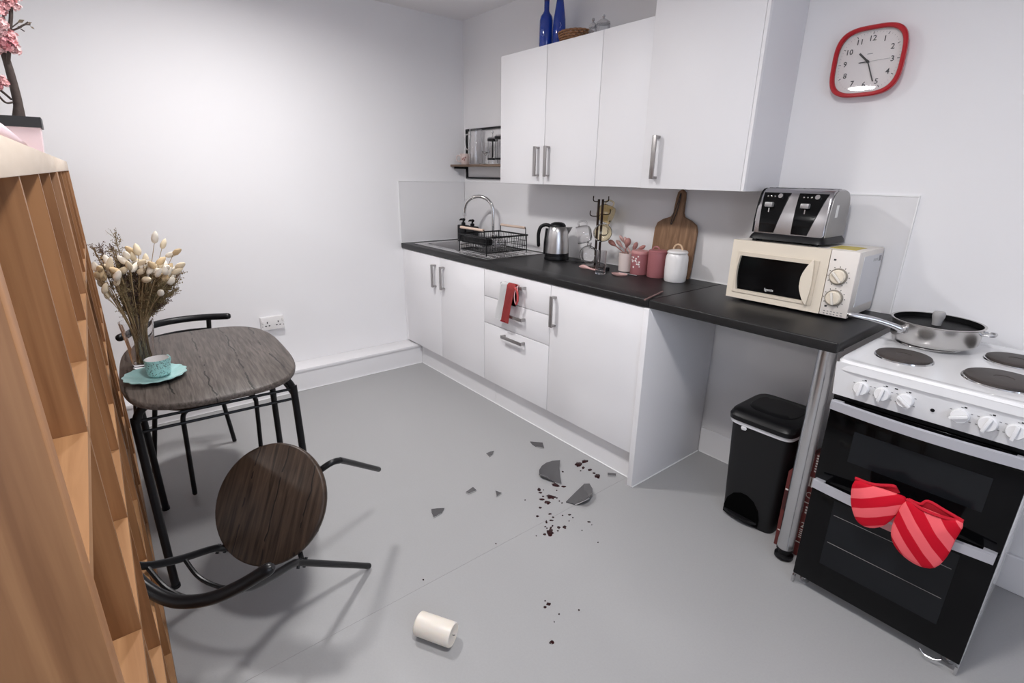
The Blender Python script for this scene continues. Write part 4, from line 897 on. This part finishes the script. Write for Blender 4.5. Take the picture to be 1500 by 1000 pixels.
# ------------------------------------------------------------------ bookcases
def bookcase(xn, label):
    L_ = 1.47; sl = math.tan(math.radians(.4)); x0 = xn-L_; y0 = -2.4726+sl*(3.5957-x0)
    t = T('bookcase', label, 'bookcase', (x0, y0, 0), -math.radians(.4), group='oak cube bookcases')
    TH, TI, CL, D = .041, .016, .335, -.39
    P('side_panel', BX(.0005, TH, D, 0, .0005, L_-TH-.0005, .001), OAK, t, local=True); P('side_panel', BX(L_-TH, L_-.0005, D, 0, .0005, L_-TH-.0005, .001), OAK, t, local=True)
    P('top_panel', BX(.0005, L_-.0005, D, 0, L_-TH, L_, .001), OAKT, t, local=True, label='pale oak top board'); P('bottom_panel', BX(TH+.0005, L_-TH-.0005, D, 0, .0005, TH, .001), OAKH, t, local=True)
    for k in range(3):
        x = TH+CL*(k+1)+TI*k; P('divider', BX(x+.0003, x+TI-.0003, D+.002, -.002, TH+.0005, L_-TH-.0005), OAK, t, False, local=True)
    for c_ in range(4):
        x = TH+(CL+TI)*c_
        for r_ in range(3):
            z = TH+CL*(r_+1)+TI*r_; P('shelf', BX(x+.0005, x+CL-.0005, D+.002, -.002, z, z+TI), OAKH, t, False, local=True)
    return t
bookcase(3.1168, 'oak cube bookcase that the toppled chair leans on')
bookcase(1.6465, 'oak cube bookcase alongside the dining table')
BT = 1.4705
# potted blossom tree on the bookcase
X_ = .78
t = T('blossom_tree', 'artificial pink blossom tree in a pink pot with black rim', 'plant', (X_, -2.55, BT))
def q4(a, b, z): return [(X_-a, -2.555-b, z), (X_+a, -2.555-b, z), (X_+a, -2.555+b, z), (X_-a, -2.555+b, z)]
def loft4(secs):
    bm = NB(); prev = None
    for s_ in secs:
        ring = [bm.verts.new(p) for p in s_]
        if prev:
            for k in range(4): bm.faces.new((prev[k], prev[(k+1) % 4], ring[(k+1) % 4], ring[k]))
        else: bm.faces.new(ring[::-1])
        prev = ring
    bm.faces.new(prev); return bm
P('pot', loft4([q4(.05, .048, BT+.0005), q4(.062, .060, BT+.113)]), mat('pale pink pot', (.80, .63, .67), .4), t, False)
P('pot_rim', loft4([q4(.068, .066, BT+.1132), q4(.070, .068, BT+.150)]), mat('charcoal rim', (.02, .02, .022), .5), t, False, label='black pot rim')
BARK = mat('brown bark', (.055, .04, .035), .8, var=.4, vscale=60, bump=.6, bscale=90)
tr = spl([(X_, -2.552, BT+.14), onx(26, 150, X_), onx(16, 110, X_), onx(7, 80, X_), onx(-2, 50, X_), onx(-12, 15, X_), onx(-10, -40, X_)], 6)
P('trunk', TB(tr, [.021*(1-.25*min(1, i/5))-.009*i/len(tr) for i in range(len(tr))], 12), BARK, t)
random.seed(11)
BLO = [mat('pink petal', (.82, .44, .45), .6), mat('deep pink petal', (.70, .31, .34), .6), mat('light pink petal', (.88, .60, .60), .6)]
def branch(pts, r_=.004): return P('branch', TB(spl([onx(a, b, X_+dxx) for a, b, dxx in pts], 5), r_, 8), BARK, t)
branch([(11, 100, 0), (13, 80, .02), (14, 60, .03), (15, 40, .03), (16, 15, .03), (12, -5, .02)], .006)
branch([(15, 45, .03), (25, 42, .05), (36, 36, .05), (44, 36, .04)], .003); branch([(30, 42, .05), (36, 46, .05)], .002); branch([(36, 36, .05), (41, 32, .05)], .002); branch([(15, 42, .03), (24, 35, .0), (30, 30, .0)], .002)
branch([(16, 145, 0), (8, 138, .04), (-2, 130, .06)], .004); branch([(19, 150, 0), (8, 150, .06), (-4, 138, .08)], .0035); branch([(2, 60, 0), (6, 40, -.03), (4, 10, -.03)], .004)
def blossom(px, py, dxx, s_):
    c0 = onx(px, py, X_+dxx); bm = NB()
    for k in range(40):
        n_ = Vector((random.gauss(0, 1), random.gauss(0, 1), random.gauss(0, 1))).normalized()
        u_ = n_.orthogonal().normalized(); v_ = n_.cross(u_); cc = c0+n_*s_*random.uniform(.3, 1); a = random.uniform(0, 6)
        uu_ = u_*math.cos(a)+v_*math.sin(a); vv_ = n_.cross(uu_); R_ = s_*random.uniform(.30, .52)
        cv = bm.verts.new(cc-n_*R_*.35); ring = [bm.verts.new(cc+(uu_*math.cos(q*math.pi/5)+vv_*math.sin(q*math.pi/5))*R_*(1 if q % 2 else .6)) for q in range(10)]
        for q in range(10): bm.faces.new((cv, ring[q], ring[(q+1) % 10]))
    return P('blossom', bm, random.choice(BLO), t, False)
for (a, b, dxx, s_) in ((5, 50, .03, .030), (16, 55, .05, .030), (10, 65, .06, .030), (22, 72, .05, .024), (3, 70, .0, .03), (18, 62, .02, .024), (-2, 58, .03, .03), (5, 8, .02, .03), (14, 3, .03, .028), (24, 10, .03, .02), (-3, 15, .03, .03), (3, 35, .05, .026), (-2, 40, .0, .026), (3, 118, .06, .024), (-5, 125, .06, .024), (8, 122, .05, .016), (12, -12, .0, .03), (0, -15, .03, .03), (-15, 30, .02, .035), (-14, 70, .0, .035), (26, -6, .02, .02)): blossom(a, b, dxx, s_*.85)
for (a, b, a2, b2) in ((25, 33, 36, 29), (25, 38, 33, 41), (40, 34, 47, 33), (44, 38, 51, 43)):
    p0_, p1_ = onx(a, b, X_+.03), onx(a2, b2, X_+.03); d_ = (p1_-p0_); n_ = d_.cross(Vector((1, .2, 0))).normalized()*d_.length*.22
    bm = NB(); bm.faces.new([bm.verts.new(p) for p in (p0_, p0_+d_*.5+n_, p1_, p0_+d_*.5-n_)]); P('leaf', bm, mat('dull leaf', (.16, .12, .08), .7), t, False)
# folded pale pink cloth on the bookcase edge
sl = math.tan(math.radians(.4))
def ye(x): return -2.4726+sl*(3.5957-x)
PKC = mat('pale pink cotton', (.78, .62, .67), .8, var=.03, vscale=30, bump=.2, bscale=500)
t = T('folded_cloth', 'pale pink folded cloth along the bookcase top', 'cloth', (2.75, -2.6, BT))
bm = NB(); prev = None
for k in range(13):
    x = 2.33+k*.075; h_ = .020*min(1, (k+.3)/3)+.002*math.sin(k*1.7)
    ring = [bm.verts.new((x, ye(x)-.012, BT+.0005)), bm.verts.new((x, ye(x)-.007, BT+h_*.6)), bm.verts.new((x, ye(x)-.012, BT+h_)), bm.verts.new((x, ye(x)-.10, BT+h_+.002)), bm.verts.new((x, ye(x)-.24, BT+h_*.9)), bm.verts.new((x, ye(x)-.24, BT+.0005))]
    if prev:
        for i in range(6): bm.faces.new((prev[i], prev[(i+1) % 6], ring[(i+1) % 6], ring[i]))
    else: bm.faces.new(ring)
    prev = ring
bm.faces.new(prev); P('cloth_layer', bm, PKC, t, ang=70)
bm = NB(); prev = None
for k in range(8):
    x = 2.62+k*.085; h_ = .023+.012*math.sin(k/7*2.6)
    ring = [bm.verts.new((x, ye(x)-.075, BT+.0235)), bm.verts.new((x, ye(x)-.072, BT+h_)), bm.verts.new((x, ye(x)-.12, BT+h_+.006)), bm.verts.new((x, ye(x)-.23, BT+h_)), bm.verts.new((x, ye(x)-.23, BT+.0235))]
    if prev:
        for i in range(5): bm.faces.new((prev[i], prev[(i+1) % 5], ring[(i+1) % 5], ring[i]))
    else: bm.faces.new(ring)
    prev = ring
bm.faces.new(prev); P('cloth_layer', bm, PKC, t, ang=70)

# ------------------------------------------------------------------ dining table
tcx, tcy = 1.427, -2.157; TR = math.radians(-3)
t = T('dining_table', 'small dining table with rounded grey-brown wood top and black tube legs', 'table', (tcx, tcy, 0), TR)
TZt = .755
o2 = supere(.433, .276, 3.2, 72)
bm = NB(); n_ = 72; prev = None
for (ins, z) in ((.012, TZt-.024), (.002, TZt-.020), (0, TZt-.010), (.002, TZt-.003), (.007, TZt)):
    ring = [bm.verts.new((x*(1-ins/.433), y*(1-ins/.275), z)) for x, y in o2]
    if prev:
        for k in range(n_): bm.faces.new((prev[k], prev[(k+1) % n_], ring[(k+1) % n_], ring[k]))
    else: bm.faces.new(ring[::-1])
    prev = ring
bm.faces.new(prev); P('table_top', bm, TABLEW, t, local=True, ang=50)
r_t = .0135
for sx_ in (-1, 1):
    for sy_ in (-1, 1):
        xt, xf = (sx_*.225, sx_*.275) if (sx_, sy_) != (1, 1) else (.222, .250)
        yw, yf = (.250, .243) if sy_ < 0 else (.248, .255)
        P('leg', TB(spl([(xt*.98, sy_*.02, .703), (xt, sy_*.15, .703), (xt, sy_*(yw-.052), .700), (xt+sx_*.004, sy_*(yw-.02), .682), (xt+sx_*.006, sy_*(yw-.003), .645), (xt+sx_*.009, sy_*yw, .60), (xf, sy_*yf, .012)], 7), r_t, 12), BLACKM, t, local=True)
        P('foot_cap', LT([(0, .0005), (.0155, .0005), (.0155, .012), (0, .013)], 16, (xf, sy_*yf, 0)), BLACK, t, local=True)
    for z in (.648, .607): P('rail', TB([(xt+sx_*.010, -.248, z), (xt+sx_*.010, .246, z)], .0055, 8), BLACKM, t, local=True)
for sy_ in (-1, 1):
    for z in (.648, .607): P('rail', TB([(-.235, sy_*.248, z), (.232, sy_*.248, z)], .0055, 8), BLACKM, t, local=True)
for sx_ in (-1, 1): P('mounting_plate', BX(sx_*.225-.03, sx_*.225+.03, -.12, .12, TZt-.039, TZt-.0245), BLACKM, t, False, local=True)

# ------------------------------------------------------------------ chairs
HS = .438
def chair(label, mw):
    t = T('dining_chair', label, 'chair', group='dining chairs', mw=mw)
    R_ = .190; L = dict(local=True)
    P('seat', LT([(0, HS-.024), (R_-.008, HS-.024), (R_-.001, HS-.019), (R_, HS-.010), (R_-.002, HS-.003), (R_-.008, HS), (0, HS)], 64), SEATW, t, ang=50, **L)
    P('seat_ring', TB([(.115*math.cos(q*math.pi/14), .115*math.sin(q*math.pi/14), HS-.034) for q in range(28)], .0095, 8, closed=True), BLACKM, t, **L)
    for s in (-1, 1):
        kf = 1 if s < 0 else .86
        P('front_leg', TB(spl([(s*.075*kf, -.07*kf, HS-.036), (s*.135*kf, -.126*kf, HS-.036), (s*.160*kf, -.149*kf, HS-.042), (s*.171*kf, -.159*kf, HS-.066), (s*.172*kf, -.160*kf, HS-.11), (s*.163, -.149, .0125)], 7), .0105, 12, dome=True), BLACKM, t, **L)
        P('back_leg', TB(spl([(s*.199, .207, .006), (s*.168, .182, .22), (s*.142, .160, HS-.03), (s*.141, .159, HS+.02), (s*.150, .178, .57), (s*.160, .186, .66), (s*.165, .180, .728)], 6), .011, 12), BLACKM, t, **L)
        P('seat_bracket', TB([(s*.140, .158, HS-.036), (s*.098, .085, HS-.037)], .008, 8), BLACKM, t, **L)
        for z in (HS-.05, HS-.015): P('bolt', LT([(0, -.015), (.005, -.015), (.005, .015), (0, .015)], 10, (s*.1425, .161, z), rot=Matrix.Rotation(math.pi/2, 3, 'X')), BLACKM, t, **L)
    P('top_rail', TB(spl([(-.233, .126, .732), (-.165, .178, .733), (-.09, .218, .734), (0, .236, .734), (.09, .218, .734), (.165, .178, .733), (.233, .126, .732)], 7), .0165, 14, dome=True), BLACKM, t, **L)
    for z in (.555, .672):
        xs = .149 if z < .6 else .161; yy = .176 if z < .6 else .186
        P('back_bar', TB(spl([(-xs, yy, z), (-.08, yy+.043, z), (0, yy+.056, z), (.08, yy+.043, z), (xs, yy, z)], 6), .0065, 10), BLACKM, t, **L)
    return t
fx_, fy_ = math.cos(.265), math.sin(.265)
chair('black tube chair standing upright behind the table, by the wall', Matrix(((fy_, -fx_, 0, .915), (-fx_, -fy_, 0, -2.148), (0, 0, 1, .0012), (0, 0, 0, 1))))
Mc = np.array([[-0.770, 0.356, 0.530], [-0.638, -0.444, -0.629], [0.012, -0.822, 0.569]])
Uq, _, Vq = np.linalg.svd(Mc); Mc = Uq@Vq
Cc = np.array([2.036, -2.134, .432]); org = Cc-HS*Mc[:, 2]
chair('toppled black tube chair with round dark wood seat, leaning on the bookcase', Matrix(((*Mc[0], org[0]), (*Mc[1], org[1]), (*Mc[2], org[2]), (0, 0, 0, 1))))

# ------------------------------------------------------------------ on the table
TT = TZt+.0005
tq = speckle('speckled turquoise glaze', (.30, .52, .51), (.05, .06, .055), .3, 260, .60); tqp = mat('turquoise glaze', (.36, .58, .57), .3, var=.25, vscale=18, coat=.3)
sxx, syy = 1.562, -2.335
bm = NB(); n_ = 120; prev = None
for (r_, z) in ((.0, .004), (.045, .0035), (.055, .006), (.075, .013), (.092, .019), (.0925, .0165), (.076, .0095), (.05, .0005), (0, .0005)):
    if r_ == 0: ring = [bm.verts.new((sxx, syy, TT+z))]
    else: ring = [bm.verts.new((sxx+r_*(1+(.028*math.cos(15*2*math.pi*k/n_) if r_ > .07 else 0))*math.cos(2*math.pi*k/n_), syy+r_*(1+(.028*math.cos(15*2*math.pi*k/n_) if r_ > .07 else 0))*math.sin(2*math.pi*k/n_), TT+z)) for k in range(n_)]
    if prev:
        for k in range(n_):
            if len(prev) == 1: bm.faces.new((prev[0], ring[k], ring[(k+1) % n_]))
            elif len(ring) == 1: bm.faces.new((prev[k], prev[(k+1) % n_], ring[0]))
            else: bm.faces.new((prev[k], prev[(k+1) % n_], ring[(k+1) % n_], ring[k]))
    prev = ring
P('saucer', bm, tqp, label='scalloped turquoise saucer under the cup', cat='saucer', loc=(sxx, syy, TT))
cxx, cyy, cz = 1.553, -2.322, TT+.0045
t = T('cup', 'speckled turquoise cup with white inside, on the saucer', 'cup', (cxx, cyy, cz))
P('cup_body', LT([(0, .0005), (.026, .0005), (.034, .008), (.037, .03), (.038, .062), (.0362, .0625)], 40, (cxx, cyy, cz)), tq, t)
P('cup_inside', LT([(.0361, .0624), (.034, .03), (.028, .009), (0, .007)], 40, (cxx, cyy, cz)), WHITEC, t, label='white glazed inside')
P('handle', TB(spl([(cxx-.030, cyy+.023, cz+.05), (cxx-.046, cyy+.036, cz+.052), (cxx-.050, cyy+.040, cz+.034), (cxx-.032, cyy+.024, cz+.018)], 5), .004, 8), tq, t)
vx, vy = 1.405, -2.352
t = T('vase', 'clear glass vase holding dried flowers on the table', 'vase', (vx, vy, TT))
VH = .172
P('vase_glass', LT([(0, .0), (.036, .0), (.039, .004), (.041, .08), (.052, VH), (.0500, VH), (.0385, .08), (.036, .02), (0, .016)], 44, (vx, vy, TT)), GLASS, t)
bq = T('dried_bouquet', 'dried bouquet of bunny-tail grass and brown sprays in the vase', 'dried flowers', (vx, vy, TT+.02))
random.seed(21)
STEMM = mat('straw stem', (.36, .26, .14), .8); HEADS = [mat('cream bunny tail', (.74, .63, .46), .95), mat('ivory bunny tail', (.82, .76, .66), .95), mat('tan bunny tail', (.60, .45, .27), .95)]
SPR = [mat('brown spray', (.22, .15, .075), .9), mat('olive brown spray', (.26, .20, .105), .9), mat('dark plum spray', (.15, .10, .075), .9)]
B0 = Vector((vx, vy, TT+.022))
def stem_to(top, r_=.0011):
    a = B0+Vector((random.uniform(-.024, .024), random.uniform(-.024, .024), 0)); d_ = (top-Vector((vx, vy, TT+VH))); h_ = Vector((vx, vy, TT+VH-.01))+Vector((d_.x, d_.y, 0)).normalized()*min(.034, .3*Vector((d_.x, d_.y, 0)).length)
    return spl([a, h_, h_*.4+top*.6+Vector((0, 0, .01)), top], 4)
heads = [(133, 398), (136, 405), (131, 410), (145, 407), (150, 420), (152, 430), (160, 395), (166, 404), (170, 418), (162, 385), (158, 438), (192, 398), (203, 402), (208, 400), (214, 402), (221, 410), (226, 392), (233, 412), (240, 405), (246, 404), (250, 410), (252, 401), (235, 431), (226, 356), (237, 364), (243, 375), (254, 372), (258, 393), (197, 372), (203, 374), (187, 378), (230, 388), (240, 395), (217, 395), (210, 410), (247, 415), (186, 386), (222, 400), (176, 400)]
for (ca_, cb_, ra_, rb_, n_) in ((228, 402, 24, 14, 16), (160, 402, 18, 16, 9), (200, 392, 16, 10, 8)):
    for k in range(n_):
        q_ = random.uniform(0, 6.283); w__ = math.sqrt(random.random()); heads.append((ca_+ra_*w__*math.cos(q_), cb_+rb_*w__*math.sin(q_)))
for (a, b) in heads:
    dx = random.uniform(-.03, .10); top = onx(a, b, vx+dx); top.y = max(top.y, -2.428); pts = stem_to(top)
    st = P('flower_stem', TB(pts, .0011, 5), STEMM, bq)
    d_ = (Vector(pts[-1])-Vector(pts[-2])).normalized(); d_ = (d_+Vector((random.uniform(-.6, .6), random.uniform(-.6, .6), random.uniform(-.7, .2)))).normalized(); d_.y = max(d_.y, 0) if top.y < -2.39 else d_.y; d_.normalize(); l_ = random.uniform(.034, .046); hr = random.uniform(.009, .0125)
    P('flower_head', TB([top+d_*l_*q for q in (0, .12, .35, .65, .88, 1)], [hr*.35, hr*.8, hr, hr*.85, hr*.5, hr*.1], 10), HEADS[random.choice([0, 0, 1, 2])], st)
def spray(a, b, dx, n_tw, spread, m, l0=.035):
    top = onx(a, b, vx+dx); pts = stem_to(top); bm = NB(); tube(bm, pts, .0014, 5); k0 = len(pts)//2-1
    for k in range(n_tw):
        i = random.randint(k0, len(pts)-1); p_ = Vector(pts[i]); ax = (Vector(pts[min(i+1, len(pts)-1)])-Vector(pts[max(i-1, 0)])).normalized()
        dv = (ax*random.uniform(.5, 1.2)+Vector((random.gauss(0, 1), random.gauss(0, 1), random.gauss(0, .6)))*spread).normalized(); l_ = random.uniform(.5, 1.2)*l0; e_ = p_+dv*l_
        tube(bm, [p_, e_], .0007, 3, cap=False)
        for s in range(5):
            q_ = p_+dv*l_*(.3+.7*s/4)+Vector((random.gauss(0, .0025), random.gauss(0, .0025), random.gauss(0, .0025))); n1 = Vector((random.gauss(0, 1), random.gauss(0, 1), random.gauss(0, 1))).normalized(); n2 = n1.orthogonal().normalized(); z_ = random.uniform(.0013, .0026)
            v_ = [bm.verts.new(q_+n1*z_*1.6), bm.verts.new(q_+n2*z_), bm.verts.new(q_-n1*z_*1.6), bm.verts.new(q_-n2*z_)]; bm.faces.new(v_)
    return P('grass_spray', bm, m, bq, False)
for (a, b) in ((146, 362), (139, 368), (152, 372), (166, 368), (170, 374), (170, 350), (178, 385), (195, 392), (182, 405), (190, 412), (205, 415), (215, 420), (225, 415), (235, 420), (245, 425), (262, 402), (255, 415), (212, 432), (200, 425), (222, 440), (232, 440), (188, 430), (240, 445), (176, 395), (160, 390), (206, 405), (228, 428), (215, 412), (248, 432), (195, 440), (198, 410), (208, 424), (218, 430), (228, 410), (238, 415), (246, 420), (184, 418), (192, 402), (174, 410), (168, 395), (182, 392), (212, 398), (232, 398), (222, 395), (202, 395), (252, 408), (256, 425), (180, 425)):
    spray(a, b, random.uniform(-.07, .08), 54, .42, random.choice(SPR), .030)

# ------------------------------------------------------------------ tea towel on the top drawer handle
hy = DF-.030; hzz = .838
t = T('tea_towel', 'red and white tea towel hanging from the top drawer handle', 'towel', (1.36, hy, .72))
def cloth(x0, x1, front, back, off, skew, m, name, wv=.0015):
    """strip folded over the handle bar: front drop, over the bar, back drop"""
    bm = NB(); path = []
    for k in range(12): q = k/11; path.append((hy-.0125-off-.004*math.sin(q*2.2), hzz-front*(1-q)+.006*q))
    for k in range(1, 6): a = math.pi*k/6; path.append((hy-(.0125+off)*math.cos(a), hzz+.006+(.010+off)*math.sin(a)))
    for k in range(8): q = k/7; path.append((hy+.0125+off*.3, hzz-back*q+.002))
    nx_ = 8; grid = []
    for i, (y, z) in enumerate(path):
        drop = max(0, hzz-z); row = []
        for j in range(nx_+1):
            s = j/nx_; w_ = 1 if i > 11 else 1-.05*drop/.2
            row.append(bm.verts.new((x0+(x1-x0)*s*w_-skew*drop, y+(wv*math.sin(s*9+drop*20)*min(1, drop/.05) if i < 12 else 0), z)))
        grid.append(row)
    for A, B in zip(grid, grid[1:]):
        for j in range(nx_): bm.faces.new((A[j], A[j+1], B[j+1], B[j]))
    bmesh.ops.solidify(bm, geom=bm.faces[:], thickness=.0025)
    return P(name, bm, m, t, ang=60)
cloth(1.300, 1.376, .215, .12, 0, .30, mat('white cotton', (.92, .92, .92), .9), 'white_half')
cloth(1.360, 1.432, .222, .12, .003, .26, mat('red cotton', (.50, .075, .075), .9, var=.12, vscale=70, bump=.4, bscale=400), 'red_half')
P('stitched_hem', BX(1.300, 1.345, hy-.0185, hy-.0155, .617, .625), mat('dark red hem', (.25, .01, .02), .9), t, False)
P('hanging_loop', TB(spl([(1.437, hy-.013, .846), (1.425, hy-.016, .80), (1.43, hy-.015, .755), (1.445, hy-.014, .75), (1.452, hy-.013, .80), (1.447, hy-.013, .846), (1.442, hy, .853)], 5), .003, 8), mat('pale red loop', (.72, .40, .40), .9), t)
P('red_fold', TB(spl([(1.428, hy-.016, .84), (1.45, hy-.017, .82), (1.455, hy-.016, .775), (1.44, hy-.015, .745)], 5), .006, 8), mat('red cotton', (0, 0, 0)), t)

# ------------------------------------------------------------------ on the floor
# candle
ca, cb = onz(612, 926, .033), onz(662, 944, .033)
ax = (cb-ca); ax.z = 0; ax.normalize(); ctr = onz(638, 921, .0385); ctr.z = .0387
z_ = ax; x_ = Vector((0, 0, 1)); y_ = z_.cross(x_)
mw = Matrix(((x_.x, y_.x, z_.x, ctr.x), (x_.y, y_.y, z_.y, ctr.y), (x_.z, y_.z, z_.z, ctr.z), (0, 0, 0, 1)))
t = T('pillar_candle', 'white pillar candle lying on its side on the floor', 'candle', mw=mw)
P('wax_body', LT([(0, -.064), (.034, -.064), (.038, -.060), (.0382, .060), (.0355, .064), (.031, .0625), (0, .0615)], 44), WAX, t, local=True)
P('wick', TB([(0, 0, .0615), (.001, .001, .066), (.003, .0, .070)], .0013, 6), INK, t, local=True)
# broken plate
def shard(pts, label, sx_=4.412, ox=600, oy=620, th=.0055, lift=0, arc=(), base=.0006):
    W = [onz(ox+a/sx_, oy+b/sx_, .004) for a, b in pts]; n_ = len(W); cen = sum(W, Vector())/n_; bm = NB()
    L_ = [lift if i in arc else 0 for i in range(n_)]
    rings = []
    for s_, dz, lf in ((.5, base, .12), (1, base, 1), (1, base+th, 1), (.5, base+th*.9, .12)):
        rings.append([bm.verts.new((cen.x+(p.x-cen.x)*s_, cen.y+(p.y-cen.y)*s_, dz+L_[i]*lf)) for i, p in enumerate(W)])
    for A, B in zip(rings, rings[1:]):
        for k in range(n_): bm.faces.new((A[k], A[(k+1) % n_], B[(k+1) % n_], B[k]))
    bm.faces.new(rings[0][::-1]); bm.faces.new(rings[-1])
    o = P('plate_shard', bm, SHARD, label=label, cat='plate shard', group='pieces of the broken plate', loc=(cen.x, cen.y, 0), ang=25)
    low = max(range(n_), key=lambda i: pts[i][1]); ids = [(low-1) % n_, low, (low+1) % n_]
    P('broken_edge', TB([Vector((W[i].x, W[i].y, base+th*.45+L_[i])) for i in ids], .0014, 6), mat('pale broken edge', (.55, .54, .54), .5), o, label='pale broken edge')
    return o
Z7 = dict(sx_=7.692, ox=770, oy=660)
shard([(150, 290), (152, 245), (180, 200), (230, 165), (300, 142), (387, 135), (380, 200), (390, 290), (405, 375), (330, 357), (240, 335), (180, 312)], 'large dark grey plate shard lying beside the plinth-side spill', lift=.014, arc=(0, 1, 2, 3, 4, 5, 10, 11), **Z7)
shard([(455, 575), (560, 470), (660, 375), (715, 420), (750, 480), (752, 530), (712, 585), (650, 618), (560, 606)], 'large dark grey half-plate shard with its rim tipped up', lift=.024, arc=(3, 4, 5, 6, 7), **Z7)
shard([(140, 555), (180, 550), (225, 548), (205, 580), (155, 607), (143, 580)], 'small triangular plate shard lying farthest out on the floor')
shard([(780, 118), (820, 122), (860, 125), (870, 160), (820, 150), (795, 135)], 'curved rim shard of the plate near the plinth')
shard([(495, 195), (520, 184), (545, 178), (530, 205), (515, 214)], 'small plate shard lying by itself nearest the sink cabinet')
shard([(362, 445), (410, 412), (432, 432), (385, 452)], 'small pointed plate shard next to the tiny triangular one')
shard([(555, 435), (595, 450), (562, 472)], 'tiny triangular plate shard in the middle of the floor')
shard([(1280, 320), (1335, 325), (1333, 340), (1280, 337)], 'short straight plate shard against the plinth by the end panel')
# spilled drops
random.seed(5)
def drop(px, py, rx, ry, big=False, rot=0):
    bm = NB(); n_ = 14 if big else 9; W = []
    for k in range(n_):
        a = 2*math.pi*k/n_; q = random.uniform(.8, 1.4); dx, dy = rx*q*math.cos(a), ry*q*math.sin(a)
        W.append(onz(px+dx*math.cos(rot)-dy*math.sin(rot), py+dx*math.sin(rot)+dy*math.cos(rot), .001))
    cen = sum(W, Vector())/n_; h_ = .003 if big else .002
    A = [bm.verts.new((p.x, p.y, .0004)) for p in W]; B = [bm.verts.new((cen.x+(p.x-cen.x)*.75, cen.y+(p.y-cen.y)*.75, h_)) for p in W]
    for k in range(n_): bm.faces.new((A[k], A[(k+1) % n_], B[(k+1) % n_], B[k]))
    bm.faces.new(B); bm.faces.new(A[::-1])
    lab = big if big else 'small dark red drop on the grey floor'
    P('spill_drop', bm, SPILL, label=lab, cat='spill', group='large red splashes' if big else 'small red drops', loc=(cen.x, cen.y, 0), ang=60)
for (a, b, rx, ry, rot, lb_) in ((596, 150, 36, 22, -.35, 'longest dark red splash beside the plinth, its outer half'), (668, 118, 32, 18, -.1, 'dark red splash touching the longest one, plinth side'),
        (810, 285, 30, 20, .2, 'dark red splash between the plinth and the tipped half-plate'), (338, 388, 46, 18, .3, 'long dark red splash along the edge of the large shard'),
        (285, 517, 46, 22, .2, 'broad dark red splash between the two large shards'), (275, 918, 36, 34, .6, 'thickest dark red splash, farthest out from the shards'),
        (245, 580, 32, 18, .3, 'ragged dark red splash just below the broad one'), (440, 858, 20, 18, 0, 'compact dark red splash next to the thickest one')):
    drop(770+a/7.692, 660+b/7.692, rx/7.692, ry/7.692, lb_, rot)
for (a, b, rx, ry) in ((650, 188, 14, 14), (725, 213, 19, 11), (772, 252, 16, 9), (620, 225, 9, 6), (418, 235, 11, 7), (425, 402, 24, 9), (350, 445, 7, 6), (150, 435, 18, 15), (165, 470, 18, 9), (195, 512, 13, 7), (350, 530, 13, 7), (380, 565, 9, 6), (410, 587, 11, 7), (185, 545, 30, 10), (165, 638, 17, 9), (275, 710, 19, 9), (133, 735, 16, 9), (308, 748, 14, 8), (290, 783, 21, 9), (235, 800, 11, 17), (415, 727, 9, 6), (497, 720, 15, 8), (532, 752, 7, 5), (490, 790, 7, 5), (220, 853, 11, 7), (302, 845, 11, 7), (375, 862, 17, 15), (362, 900, 11, 7), (285, 865, 13, 11), (212, 940, 17, 11), (715, 800, 19, 7), (745, 833, 6, 4), (635, 895, 6, 5), (120, 958, 7, 5), (200, 440, 6, 5), (240, 870, 8, 6)): drop(770+a/7.692, 660+b/7.692, rx/7.692, ry/7.692)
for (a, b, rx, ry) in ((804, 884.4, 3.3, 2.6), (798, 888.5, 2.3, 1.9), (798.4, 879.6, 1.2, 1), (819, 899, 1, 1), (811.8, 910.4, .9, .9), (848, 893, 1, 1.1), (808, 940, 3.3, 2.8), (620, 848.6, 1.5, .8), (769, 732, .9, .9), (726.5, 795.7, 1, 1), (876, 794, .9, .8)): drop(a, b, rx, ry)
